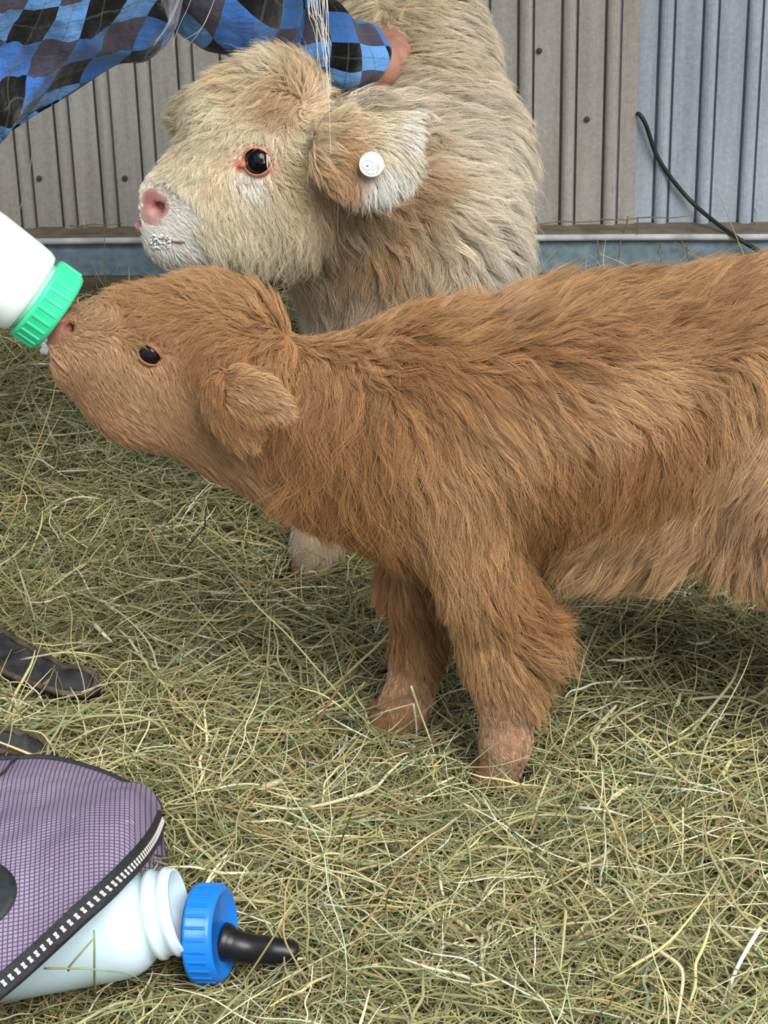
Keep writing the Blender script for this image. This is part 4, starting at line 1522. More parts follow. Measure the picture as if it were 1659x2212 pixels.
# ---- jeans and shoes
jeans = empty('jeans', tuple(pelvis))
jeans.parent = person
jeans.matrix_parent_inverse = person.matrix_basis.inverted()
for k, (toe, heel, d, ank, knee, hip) in enumerate(feet):
    pth = catmull([hip + np.array([-0.03, 0, 0.08]), hip, (hip + knee) / 2, knee, (knee + ank) / 2, ank + np.array([0, 0, 0.005])], 50)
    rad = np.interp(np.linspace(0, 1, 50), [0, 0.2, 0.6, 0.8, 1.0], [0.125, 0.112, 0.082, 0.070, 0.066])
    cloth('trouser_leg', pth, rad, jeans, M_JEAN, wr=0.005, seed=2.0 + k)


def shoe(toe, heel, d, parent):
    w = np.array([-d[1], d[0], 0])
    L = np.linalg.norm(toe - heel)
    n, m = 34, 22
    v, f = [], []
    for i in range(n):
        s = i / (n - 1)
        cap = math.sqrt(max(0.0, 1 - max(0, (s - 0.86) / 0.14) ** 2)) if s > 0.86 else 1.0
        cap *= math.sqrt(max(0.02, 1 - max(0, (0.08 - s) / 0.08) ** 2)) if s < 0.08 else 1.0
        hw = (0.034 + 0.016 * math.sin(min(1, s / 0.75) * math.pi / 2) ** 2) * max(cap, 0.02)
        hh = np.interp(s, [0, 0.25, 0.42, 0.65, 0.9, 1.0], [0.115, 0.118, 0.095, 0.066, 0.056, 0.035]) * max(cap, 0.1) ** 0.6
        c = heel + d * L * s
        for j in range(m):
            a = math.pi * j / (m - 1)
            zz = 0.014 + hh * math.sin(a) ** 0.7
            crease = 0.0035 * NA(np.array([[s * 9, j * 0.4, 2.0]]))[0] + 0.002 * math.sin(s * 60) * (1 if 0.55 < s < 0.75 else 0)
            v.append(c + w * hw * math.cos(a) * (1 + 0.10 * math.sin(a * 2) ** 2) + np.array([0, 0, zz + crease * math.sin(a)]))

    for i in range(n - 1):
        for j in range(m - 1):
            f.append((i * m + j, i * m + j + 1, (i + 1) * m + j + 1, (i + 1) * m + j))
    f.append(tuple(range(m))[::-1])
    f.append(tuple((n - 1) * m + j for j in range(m)))
    for i in range(n - 1):
        f.append((i * m, (i + 1) * m, (i + 1) * m + m - 1, i * m + m - 1))
    o = link('shoe', mesh('shoe', v, f), M_SHOE, parent)
    # welted sole
    out = []
    for i in range(n):
        s = i / (n - 1)
        cap = math.sqrt(max(0.0, 1 - max(0, (s - 0.84) / 0.16) ** 2)) if s > 0.84 else 1.0
        cap *= math.sqrt(max(0.02, 1 - max(0, (0.1 - s) / 0.1) ** 2)) if s < 0.1 else 1.0
        hw = (0.039 + 0.016 * math.sin(min(1, s / 0.75) * math.pi / 2) ** 2) * max(cap, 0.03)
        out.append((heel + d * (L * s * 1.02 - 0.004), hw))
    v, f = [], []
    loop = [c + w * h for c, h in out] + [c - w * h for c, h in out[::-1]]
    K = len(loop)
    prof = [(0.0, 0.98), (0.004, 1.0), (0.016, 1.0), (0.020, 0.985)]
    cen = sum(loop) / K
    for z, sc_ in prof:
        for p in loop:
            q = cen + (p - cen) * sc_
            v.append(q + np.array([0, 0, z]))
    for i in range(len(prof) - 1):
        for j in range(K):
            f.append((i * K + j, i * K + (j + 1) % K, (i + 1) * K + (j + 1) % K, (i + 1) * K + j))
    f.append(tuple(range(K))[::-1])
    f.append(tuple((len(prof) - 1) * K + j for j in range(K)))
    link('sole', mesh('sole', v, f), M_SOLE, o, smooth=False)
    # lace rows over the instep
    for s in (0.42, 0.49, 0.56):
        c = heel + d * L * s
        hz = np.interp(s, [0.42, 0.65], [0.095, 0.066]) + 0.016
        tube('lace', [c - w * 0.022 + np.array([0, 0, hz - 0.008]), c + np.array([0, 0, hz + 0.001]), c + w * 0.022 + np.array([0, 0, hz - 0.008])], 0.0022, 6, M_CABLE, o)
    return o


for toe, heel, d, ank, knee, hip in feet:
    o = shoe(toe, heel, d, person)
    o['label'] = 'dusty black shoe'

# ---- hair: a head of hair and the pale wisps that hang into view
rk = np.random.default_rng(9)
n = 15000
dv = unit(rk.standard_normal((n * 3, 3)))
dv = dv[(dv[:, 0] < 0.45) | (dv[:, 2] > 0.55)][:n]
n = len(dv)
hpnt = np.zeros((n, 9, 3))
hj, hl = rk.standard_normal((n, 3)), rk.random(n) ** 2
for k in range(9):
    s = k / 8
    p = head + dv * np.array([0.098, 0.084, 0.098]) * (1 + 0.10 * s) + np.array([0.0, 0, 0.004])
    p = p + np.stack([0.02 * s + 0.012 * s * hj[:, 0], 0.012 * s * hj[:, 1] + 0.006 * np.sin(s * 5 + hj[:, 2] * 6), -(0.025 + 0.045 * hl) * s * s - 0.02 * s * np.abs(dv[:, 1])], -1)
    hpnt[:, k] = p
hc_ = np.array(lin(196, 186, 170))[None] * (0.7 + 0.5 * rk.random((n, 1)))
strands('hair', hpnt, np.full((n, 9), 0.0002) * np.linspace(1, 0.3, 9)[None], hc_, M_HAIR, person)
ws = []
for k in range(17):
    x0 = rk.uniform(664, 706)
    x1 = 690 + rk.uniform(-6, 28)
    yb = rk.choice([95, 125, 140, 190, 260, 330], p=[.2, .25, .2, .15, .1, .1]) + rk.uniform(-15, 15)
    dx = rk.uniform(0, 14)
    yw_ = YC - 0.105 - rk.uniform(0, 0.03)
    c = catmull([head + np.array([rk.uniform(-.03, .03), -0.085, rk.uniform(-.03, .01)]), P(x0, -20, yw_), P(x0 + 0.45 * (x1 - x0) + dx * 0.3, yb * 0.4, yw_), P(x1, yb, yw_)], 10)
    ws.append(c)
for k in range(5):
    x0 = rk.uniform(360, 470)
    c = catmull([P(x0 + 40, -90, 2.0), P(x0 + 12, 0, 2.0), P(x0 - 15, 60, 2.0), P(x0 - rk.uniform(25, 70), rk.uniform(80, 130), 2.0)], 10)
    ws.append(c)
ws = np.array(ws)
wr_ = np.full((len(ws), 10), 0.00042)
wr_[-5:] *= 0.5
o = strands('hair_wisps', ws, wr_ * np.linspace(1, 0.5, 10)[None], np.tile(np.array(lin(232, 226, 214)), (len(ws), 1)), M_HAIR, person)
o['label'] = 'pale wisps of hair hanging down'

# ================================================================== FEEDING BOTTLES
def plastic(name, col, sss=0.0, rough=0.35, scat=(0.02, 0.02, 0.02)):
    t = NT(name)
    nz = t.noise(30, 3)
    t.set(Base_Color=t.ramp(nz, [(0.3, tuple(0.95 * x for x in col)), (0.7, col)]), Roughness=rough, Subsurface_Weight=sss, Subsurface_Scale=0.02, Specular_IOR_Level=0.4)
    return t.m


M_MILK = plastic('milky_white_plastic', (0.86, 0.93, 0.90), 0.5, 0.3)
M_CLOUD = plastic('cloudy_translucent_plastic', (0.74, 0.84, 0.92), 0.5, 0.35)
M_CLOUD_IN = plastic('cloudy_bottle_inside', (0.62, 0.68, 0.76), 0.2, 0.5)
M_TEAL = plastic('mint_green_plastic', lin(64, 226, 164), 0.15, 0.35)
M_BLUE = plastic('bright_blue_plastic', lin(30, 128, 228), 0.1, 0.28)
M_BLACKRUB = plain('black_rubber', (0.012, 0.012, 0.014), 0.32, 0.3, 60)
M_NIPPLE = plain('pink_rubber_teat', lin(190, 96, 84), 0.4, 0.15, 60)


def cap_with_ribs(root, mat, r, h, nrib, mx, name='cap', hollow=False):
    if hollow:
        prof = [(r * 0.90, 0.002), (r, 0.0), (r, h * 0.86), (r * 0.94, h * 0.97), (r * 0.86, h), (r * 0.80, h * 0.93), (r * 0.2, h * 0.90), (r * 0.2, h * 0.78), (r * 0.88, h * 0.78)]
        me = lathe_mesh(name, prof, 56, closed=True)
    else:
        prof = [(0.0, 0.0), (r * 0.99, 0.0), (r * 1.02, 0.0015), (r * 1.02, 0.004), (r, 0.0045), (r, h * 0.84), (r * 0.94, h * 0.97), (r * 0.88, h), (r * 0.84, h * 0.98), (r * 0.80, h * 0.90), (0.0, h * 0.88)]
        me = lathe_mesh(name, prof, 56)
    o = link(name, me, mat, root)
    o.matrix_basis = mx
    rb = box_mesh('grip_rib', 0.0022, r * 0.075, h * 0.74, 0.0007)
    for k in range(nrib):
        a = 2 * math.pi * k / nrib
        ro = link('grip_rib', rb, mat, o, smooth=False)
        ro.parent = o
        ro.matrix_parent_inverse = Matrix.Identity(4)
        ro.matrix_basis = Matrix.Rotation(a, 4, 'Z') @ Matrix.Translation((r * 0.999, 0, h * 0.47))
    return o


bot = empty('feeding_bottle', tuple(BCAP - BDIR * 0.20))
tag(bot, 'milk-filled white feeding bottle with a mint green cap, held to the brown calf', 'bottle', 'calf feeding bottles')
capR, capH = 0.0395, 0.027
C0 = BCAP - BDIR * capH * 0.55
R = BR
prof = [(0.0, -0.235), (R * 0.80, -0.235), (R * 0.95, -0.230), (R, -0.220), (R, -0.110), (R * 0.975, -0.060), (R * 0.93, -0.022), (R * 0.905, -0.011), (R * 0.86, -0.0055), (R * 0.80, -0.004), (R * 0.72, -0.004), (R * 0.72, 0.004)]
prof = prof[:4] + [(float(np.interp(z_, [-0.220, -0.110, -0.060, -0.022], [R, R, R * 0.975, R * 0.93])), float(z_)) for z_ in np.linspace(-0.219, -0.0225, 90)] + prof[6:]
BM = axis_matrix(C0, BDIR)
pd = P(72, 531, 1.78 - 0.03)
a0 = float(np.dot(pd - C0, BDIR))
phi0 = math.radians(47)


def dent(q):
    """a moulded oval grip dent pressed into the upper side"""
    w_ = q - C0
    ax_ = float(np.dot(w_, BDIR))
    rad_ = w_ - BDIR * ax_
    ph_ = math.atan2(float(np.dot(rad_, BUP)), float(np.dot(rad_, BTC)))
    e_ = math.hypot((ax_ - a0) / 0.0190, (ph_ - phi0 + 5.4 * (ax_ - a0)) / math.radians(16))
    k_ = min(1.0, max(0.0, (1.0 - e_) / 0.35))
    return q - unit(rad_) * 0.0065 * k_ * k_ * (3 - 2 * k_)


bme = lathe_mesh('bottle_body', prof, 128)
inv = BM.inverted()
for vx in bme.vertices:
    if -0.12 < vx.co.z < -0.02:
        vx.co = inv @ Vector(dent(np.array(BM @ vx.co)))
bo = link('bottle_body', bme, M_MILK, bot)
bo.matrix_basis = BM
# the dent's smooth floor
wv_, wf_ = [], []
for i in range(9):
    rr_ = 0.62 * i / 8
    for j in range(32):
        th_ = 2 * math.pi * j / 32
        ax_ = a0 + 0.0190 * rr_ * math.cos(th_)
        ph_ = phi0 + math.radians(16) * rr_ * math.sin(th_) - 5.4 * (ax_ - a0)
        Rl = np.interp(ax_, [-0.110, -0.060, -0.022], [R, R * 0.975, R * 0.93])
        wv_.append(dent(C0 + BDIR * ax_ + (BTC * math.cos(ph_) + BUP * math.sin(ph_)) * Rl) + (BTC * math.cos(ph_) + BUP * math.sin(ph_)) * 0.0003)
for i in range(8):
    for j in range(32):
        wf_.append((i * 32 + j, i * 32 + (j + 1) % 32, (i + 1) * 32 + (j + 1) % 32, (i + 1) * 32 + j))
wo = link('grip_dent', mesh('grip_dent', wv_, wf_), M_MILK, bot)
cap_with_ribs(bot, M_TEAL, capR, capH, 26, BM, 'cap')
teat = link('teat', lathe_mesh('teat', [(0.0, 0.0), (0.016, 0.0), (0.0165, 0.004), (0.011, 0.008), (0.0095, 0.022), (0.009, 0.042), (0.006, 0.050), (0.0, 0.052)], 24), M_NIPPLE, bot)
teat.matrix_basis = axis_matrix(C0 + BDIR * capH * 0.98, unit(P(140, 745, YB) - (C0 + BDIR * capH)))

# ---- open bottle lying in the bag
AX2 = unit(np.array([0.965, -0.03, 0.22]))
MO = PG(390, 1966, 0.080)
bot2 = empty('feeding_bottle', tuple(MO - AX2 * 0.2))
tag(bot2, 'open empty cloudy white bottle lying under the purple bag', 'bottle', 'calf feeding bottles')
R2, RN = 0.0470, 0.0350
prof = [(0.0, -0.225), (R2 * 0.85, -0.225), (R2, -0.215), (R2, -0.056), (R2 * 0.97, -0.045), (R2 * 0.90, -0.037), (RN + 0.003, -0.031), (RN, -0.028), (RN, -0.024), (RN + 0.0024, -0.022),
        (RN + 0.0024, -0.018), (RN, -0.016), (RN, -0.010), (RN + 0.002, -0.008), (RN + 0.002, -0.005), (RN, -0.003), (RN, 0.0), (RN - 0.003, 0.0), (RN - 0.003, -0.030), (R2 * 0.93, -0.052), (R2 * 0.93, -0.212), (0.0, -0.215)]
o2 = link('bottle_body', lathe_mesh('bottle_body', prof, 64), M_CLOUD, bot2)
o2.matrix_basis = axis_matrix(MO, AX2)

# ---- blue screw cap with a black teat lying beside it
CC = PG(455, 2016, 0.050)
AXC = unit(np.array([0.95, -0.20, 0.10]))
bcap = empty('bottle_cap', tuple(CC - np.array([0, 0, 0.04])))
tag(bcap, 'bright blue ribbed screw cap with a black rubber teat lying on the hay', 'bottle cap')
cr, chh = 0.0405, 0.025
MXC = axis_matrix(CC - AXC * chh * 0.5, AXC)
cap_with_ribs(bcap, M_BLUE, cr, chh, 26, MXC, 'cap')
base = CC + AXC * chh * 0.35 + np.array([0, 0, -0.008])
tip = PG(640, 2060, 0.024)
pth = catmull([base, base + AXC * 0.02 + np.array([0, 0, -0.006]), base * 0.4 + tip * 0.6 + np.array([0, 0, -0.001]), tip], 26)
rad = np.interp(np.linspace(0, 1, 26), [0, 0.06, 0.10, 0.16, 0.75, 0.80, 0.97, 1.0], [0.0165, 0.0165, 0.0160, 0.0135, 0.0115, 0.0115, 0.0108, 0.0095])
tt = tube('teat', pth, rad, 24, M_BLACKRUB, bcap)
tt['label'] = 'black rubber teat'

# ================================================================== PURPLE BAG
t = NT('lilac_mesh_fabric')
uvn = t.n('ShaderNodeUVMap')
sp = t.n('ShaderNodeSeparateXYZ')
t.l(uvn.outputs[0], sp.inputs[0])


def cellwave(ax):
    fr = t.math('FRACT', ax)
    return t.math('ABSOLUTE', t.math('SUBTRACT', fr, 0.5))


du, dv_ = cellwave(sp.outputs['X']), cellwave(sp.outputs['Y'])
mx = t.math('MAXIMUM', du, dv_)
edge = t.math('SMOOTH_MIN', 1.0, t.math('MULTIPLY', t.math('MAXIMUM', t.math('SUBTRACT', mx, 0.33), 0.0), 8.0), 0.1)
big = t.noise(9, 5)
spot = t.noise(70, 3, 0.6)
c = t.ramp(big, [(0.3, lin(146, 130, 156)), (0.7, lin(172, 157, 182))])
c = t.mix(t.ramp(spot, [(0.64, (0,) * 3), (0.74, (0.5,) * 3)]), c, lin(206, 194, 200))
c = t.mix(t.math('MULTIPLY', edge, 0.85), c, lin(66, 58, 82))
t.set(Base_Color=c, Roughness=0.85, Specular_IOR_Level=0.2)
t.bump(t.math('SUBTRACT', 1.0, edge), 0.6, 0.0012)
M_MESHFAB = t.m
M_BIND = plain('black_webbing', (0.022, 0.023, 0.026), 0.75, 0.4, 220, 0.5)
M_STITCH = plain('white_stitching', lin(214, 212, 206), 0.8, 0.1, 100)
M_PATCH = plain('black_rubber_patch', (0.02, 0.024, 0.028), 0.6, 0.4, 90, 0.4)

bag = empty('shoulder_bag', tuple(PG(-100, 1900, 0.0)))
tag(bag, 'lilac mesh fabric bag with black stitched binding lying on the hay', 'bag')
Tc = [(-760, 1880, .020), (-500, 1735, .045), (-250, 1672, .060), (-100, 1648, .066), (0, 1641, .070), (110, 1640, .070), (215, 1668, .066), (290, 1702, .062), (330, 1722, .060), (350, 1755, .058)]
Oc = [(-760, 2300, .020), (-500, 2420, .045), (-250, 2320, .062), (-100, 2215, .078), (0, 2138, .092), (70, 2078, .104), (170, 1985, .128), (262, 1900, .134), (322, 1826, .108), (350, 1762, .058)]
NU, NV = 90, 60
T3 = catmull([PG(*q) for q in Tc], NU)
O3 = catmull([PG(*q) for q in Oc], NU)
v, uv, vb = [], [], []
for i in range(NU):
    wid = np.linalg.norm(O3[i] - T3[i])
    for j in range(NV + 1):
        s = j / NV
        p = T3[i] * (1 - s) + O3[i] * s
        puff = 0.050 * math.sin(math.pi * s) * min(1, wid / 0.24)
        nz = 0.006 * NA(p[None], 16)[0] + 0.0025 * NB(p[None], 45)[0]
        v.append(p + np.array([0, 0, puff * 0.75 + nz * math.sin(math.pi * s)]))
        uv.append((np.dot(p - T3[0], (0.97, 0.1, 0)) / 0.0040, np.dot(p - T3[0], (-0.1, 0.97, 0.3)) / 0.0040))
        # lower panel: sags onto the hay, passing below the bottle
        pl = T3[i] * (1 - 0.72 * s) + O3[i] * 0.72 * s
        low = np.array([pl[0], pl[1], 0.004 + 0.006 * NB(p[None], 20)[0]])
        e = min(1, s / 0.22)
        k2 = min(1, (1 - s) / 0.02)
        w = min(e, 1.0)
        vb.append(p * (1 - w) + low * w if s < 0.5 else low)
m = NV + 1
f = [(i * m + j, i * m + j + 1, (i + 1) * m + j + 1, (i + 1) * m + j) for i in range(NU - 1) for j in range(NV)]
fp = link('front_panel', mesh('front_panel', v, f, uv), M_MESHFAB, bag)
fp.modifiers.new('fabric_thickness', 'SOLIDIFY').thickness = 0.004
bp_ = link('back_panel', mesh('back_panel', vb, f, uv), M_MESHFAB, bag)


def ribbon(name, path, side, up, w, th, mat, parent):
    """flat webbing strip along a path"""
    n = len(path)
    v, f = [], []
    for i in range(n):
        for a, b in ((-w, -th), (w, -th), (w, th), (w * 0.9, th * 1.3), (-w * 0.9, th * 1.3), (-w, th)):
            v.append(path[i] + side[i] * a + up[i] * b)
    for i in range(n - 1):
        for j in range(6):
            f.append((i * 6 + j, i * 6 + (j + 1) % 6, (i + 1) * 6 + (j + 1) % 6, (i + 1) * 6 + j))
    f.append(tuple(range(6))[::-1])
    f.append(tuple((n - 1) * 6 + j for j in range(6)))
    return link(name, mesh(name, v, f), mat, parent, smooth=False)


# webbing along the opening, following the fabric's slope
vg = np.array(v).reshape(NU, m, 3)
E0 = vg[:, -1]
E1 = vg[:, -4]
pathE = catmull(E0[::3], 150)
pathI = catmull(E1[::3], 150)
tanE = unit(np.gradient(pathE, axis=0))
sideE = pathI - pathE
sideE = unit(sideE - tanE * (sideE * tanE).sum(1, keepdims=True))
upE = unit(np.cross(tanE, sideE))
upE = np.where(upE[:, 2:3] < 0, -upE, upE)
upE = unit(upE * 0.6 - unit(ray(150, 1950))[None] * 0.7)
upE = unit(upE - tanE * (upE * tanE).sum(1, keepdims=True))
sideE = np.cross(upE, tanE) * np.sign((np.cross(upE, tanE) * sideE).sum(1, keepdims=True))
bind = ribbon('binding', pathE + sideE * 0.002, sideE, upE, 0.0082, 0.0028, M_BIND, bag)
bind['label'] = 'black webbing with white ladder stitching'
bmS = bmesh.new()
for sx in (-1, 1):
    bmesh.ops.create_cube(bmS, size=1.0, matrix=Matrix.Translation((0.0016 * sx, 0, 0)) @ Matrix.Diagonal((0.0022, 0.0030, 0.0008, 1)))
bmesh.ops.create_cube(bmS, size=1.0, matrix=Matrix.Diagonal((0.0024, 0.0014, 0.0006, 1)))
stm = bpy.data.meshes.new('stitch')
bmS.to_mesh(stm)
bmS.free()
al = np.concatenate([[0], np.cumsum(np.linalg.norm(np.diff(pathE, axis=0), axis=1))])
for s in np.arange(0.30, al[-1] - 0.004, 0.0068):
    q = [np.array([np.interp(s, al, arr[:, k]) for k in range(3)]) for arr in (pathE, tanE, sideE, upE)]
    o = link('stitch', stm, M_STITCH, bind, smooth=False)
    tr = q[0] + q[2] * 0.001 + q[3] * 0.0038
    o.matrix_basis = Matrix(((q[2][0], q[1][0], q[3][0], tr[0]), (q[2][1], q[1][1], q[3][1], tr[1]), (q[2][2], q[1][2], q[3][2], tr[2]), (0, 0, 0, 1)))
# thin piping on the far edge
tube('piping', catmull(vg[:, 0][::3], 120) + np.array([0, 0, 0.001]), 0.0030, 8, M_BIND, bag)
# seam and round rubber patch
kk = int(NU * 0.36)
# black disc half out of view
dc = vg[np.unravel_index(np.argmin(np.linalg.norm(vg.reshape(-1, 3) - PG(-55, 1945, 0.12), axis=1)), (NU, m))]


def bag_top(px, py):
    """point of the bag's top panel under a picture ray"""
    d = unit(ray(px, py))
    w = vg.reshape(-1, 3) - CAM
    tt_ = w @ d
    dist = np.linalg.norm(w - tt_[:, None] * d, axis=1)
    return vg.reshape(-1, 3)[np.argmin(dist)]


pc = bag_top(-62, 1946)
dl = lathe_mesh('round_patch', [(0.0, -0.004), (0.036, -0.004), (0.0375, 0.002), (0.036, 0.0055), (0.030, 0.0065), (0.0, 0.007)], 40)
o = link('round_patch', dl, M_PATCH, bag)
o.matrix_basis = axis_matrix(pc + np.array([0, 0, 0.003]), unit(np.array([-0.05, -0.32, 0.95])))
o['label'] = 'round black rubber patch'
sm_ = [bag_top(x, y) + np.array([0, 0, 0.0028]) for x, y in ((-10, 1690), (8, 1672), (22, 1655), (40, 1646))]
tube('seam', catmull(sm_, 16), 0.0012, 6, M_BIND, bag)

# dusty black strap trailing from the bag: a cupped band with rolled edges
M_STRAP = plain('dusty_black_strap', lin(62, 62, 64), 0.95, 0.5, 50, 0.9, spec=0.15)
M_STRAPE = plain('dusty_brown_strap_edge', lin(92, 80, 70), 0.95, 0.45, 70, 0.9, spec=0.1)


def strap(ctl, half):
    path = catmull([PG(*c) for c in ctl], 44)
    tn_ = unit(np.gradient(path, axis=0))
    sd_ = unit(np.cross(tn_, (0, 0, 1.0)))
    n, mm = len(path), 9
    vv = []
    w = np.array([half * math.sqrt(max(0.02, 1 - max(0, (i / (n - 1) - 0.86) / 0.14) ** 2)) for i in range(n)])
    for i in range(n):
        for j in range(mm):
            q = -1 + 2 * j / (mm - 1)
            vv.append(path[i] + sd_[i] * w[i] * q + np.array([0, 0, 0.010 * q * q - 0.004 + 0.005 * NA(np.array([[i * 0.35, q * 2, 3.0]]))[0]]))
    ff = [(i * mm + j, i * mm + j + 1, (i + 1) * mm + j + 1, (i + 1) * mm + j) for i in range(n - 1) for j in range(mm - 1)]
    so = link('strap', mesh('strap', vv, ff), M_STRAP, bag)
    so.modifiers.new('strap_thickness', 'SOLIDIFY').thickness = 0.004
    so['label'] = 'dusty black strap half sunk in the hay'
    g_ = np.array(vv).reshape(n, mm, 3)
    rim = np.vstack([g_[:, 0], g_[::-1, -1]])
    rim = catmull(rim[::3], 90) + 0.0004 * np.random.default_rng(3).standard_normal((90, 3))
    tube('strap_edge', rim, 0.0032, 8, M_STRAPE, so)


strap([(-150, 1340, .03), (-90, 1366, .03), (-20, 1400, .028), (70, 1452, .022), (140, 1478, .022), (212, 1492, .016)], 0.025)
strap([(-150, 1586, .03), (-90, 1594, .03), (-20, 1606, .03), (50, 1616, .026), (108, 1634, .012)], 0.020)

# hay keeps out of the solid things
tri_o = O3[:, :2]
tri_t = T3[:, :2]


def in_poly(poly, x, y):
    inside = np.zeros(len(x), bool)
    n_ = len(poly)
    j = n_ - 1
    for i in range(n_):
        xi, yi = poly[i]
        xj, yj = poly[j]
        cnd = ((yi > y) != (yj > y)) & (x < (xj - xi) * (y - yi) / (yj - yi + 1e-12) + xi)
        inside ^= cnd
        j = i
    return inside


bagpoly = np.vstack([T3[::4, :2], O3[::-4, :2]])


def seg_avoid(a, b, r, zmax):
    a, b = np.asarray(a), np.asarray(b)

    def fn(p):
        bad = np.zeros(len(p), bool)
        for k in (0, 1, 2, 3, 4, 5, 6):
            q = p[:, k]
            t_ = np.clip(((q - a) @ (b - a)) / np.dot(b - a, b - a), 0, 1)
            c = a + t_[:, None] * (b - a)
            bad |= np.linalg.norm(q - c, axis=1) < r
        return bad
    return fn


def bag_avoid(p):
    bad = np.zeros(len(p), bool)
    for k in (0, 3, 6):
        bad |= in_poly(bagpoly, p[:, k, 0], p[:, k, 1]) & (p[:, k, 2] > 0.008)
    return bad


AVOID = [bag_avoid, seg_avoid(MO - AX2 * 0.22, MO - AX2 * 0.02, 0.048, 1), seg_avoid(MO - AX2 * 0.02, MO, 0.036, 1), seg_avoid(CC - AXC * 0.012, CC + AXC * 0.012, 0.042, 1)]
for a_, b_ in ((PG(-150, 1340, .035), PG(-20, 1400, .032)), (PG(-20, 1400, .032), PG(150, 1480, .026)), (PG(150, 1480, .026), PG(198, 1490, .02)), (PG(-150, 1585, .035), PG(90, 1625, .022))):
    AVOID.append(seg_avoid(a_, b_, 0.017, 1))
for toe, heel, d, ank, knee, hip in feet:
    AVOID.append(seg_avoid(heel + np.array([0, 0, 0.04]), toe - d * 0.035 + np.array([0, 0, 0.030]), 0.040, 1))
for (a, b, r) in ((P(1092, 1500, YN), P(1080, 1680, YN), 0.024), (P(890, 1470, YF), P(848, 1575, YF), 0.022), (P(688, 1170, 2.16), P(676, 1275, 2.145), 0.022)):
    AVOID.append(seg_avoid(a, b, r, 1))


# ================================================================== LOOSE STALKS ON TOP OF THE HAY
def stalk_mat(name, rgb):
    return plain(name, lin(*rgb), 0.7, 0.2, 90, 0.2, spec=0.25)


M_ST = [stalk_mat('pale_straw', (214, 206, 158)), stalk_mat('green_straw', (150, 160, 112)), stalk_mat('golden_straw', (196, 172, 112)), stalk_mat('bleached_straw', (232, 228, 204))]


def stalk(ctl, r, mat, label, group=None, n=16):
    """control points as picture position and height above the ground"""
    pts = catmull([PG(*c) for c in ctl], n)
    o = tube('hay_stalk', pts, np.linspace(r, r * 0.55, n), 6, mat)
    tag(o, label, 'stalk', group)
    return o


stalk([(148, 2096, .072), (150, 2088, .080), (172, 2062, .094), (203, 2026, .106)], 0.0012, M_ST[1], 'bent green stalk lying across the cloudy open bottle')
stalk([(205, 2150, .012), (204, 2090, .074), (204, 2030, .104), (203, 2010, .108)], 0.0011, M_ST[1], 'upright green stalk leaning against the cloudy open bottle')
stalk([(95, 2092, .078), (150, 2092, .080), (200, 2094, .078), (290, 2108, .052), (320, 2150, .01)], 0.0009, M_ST[1], 'long green stalk running along the underside of the cloudy bottle')
stalk([(785, 1556, .02), (830, 1538, .05), (892, 1520, .064)], 0.0011, M_ST[0], 'pale stalk leaning across the far front hoof of the brown calf')
stalk([(888, 1482, .095), (908, 1540, .058), (930, 1600, .03), (945, 1656, .012)], 0.0012, M_ST[0], 'tall pale stalk standing before the far front hoof of the brown calf')
stalk([(893, 1520, .062), (899, 1560, .04), (900, 1598, .018)], 0.0012, M_ST[3], 'short bleached stalk propped beside the far front hoof of the brown calf')
stalk([(1642, 2004, .05), (1600, 2075, .045), (1568, 2150, .03), (1545, 2225, .02)], 0.0022, M_ST[3], 'long thick bleached stalk, the brightest on the hay')
stalk([(1356, 1666, .03), (1440, 1680, .035), (1536, 1702, .03), (1640, 1742, .02)], 0.0013, M_ST[3], 'long straight pale stalk lying across the hay beside the near hoof')
stalk([(1475, 1744, .05), (1475, 1820, .03), (1472, 1910, .012)], 0.0011, M_ST[0], 'thin upright straw standing in the open hay')
stalk([(1300, 1330, .02), (1262, 1420, .06), (1240, 1520, .045), (1200, 1660, .012)], 0.0010, M_ST[0], 'tall thin straw rising behind the near foreleg of the brown calf')
stalk([(1480, 1512, .02), (1560, 1505, .03), (1620, 1512, .03), (1680, 1540, .02)], 0.0018, M_ST[0], 'broad pale blade arching over the hay under the brown calf')
stalk([(45, 1425, .035), (130, 1410, .055), (190, 1412, .05), (258, 1428, .02)], 0.0012, M_ST[0], 'pale blade lying across the dusty black strap')
stalk([(112, 1548, .05), (200, 1546, .045), (290, 1552, .03), (370, 1562, .016)], 0.0013, M_ST[1], 'greenish blade lying between the strap and the purple bag')
stalk([(205, 1350, .035), (222, 1368, .04), (240, 1385, .03)], 0.0028, M_ST[3], 'short broad bleached leaf lying above the dusty black strap')
stalk([(660, 1310, .03), (675, 1316, .034), (690, 1306, .03)], 0.0030, M_ST[3], 'crumpled white scrap of leaf beside the cream calf hoof')
stalk([(1120, 1990, .03), (1180, 2030, .03), (1260, 2092, .02)], 0.0013, M_ST[3], 'short bleached straw slanting across the foreground hay')
rs = np.random.default_rng(33)
cnt = 0
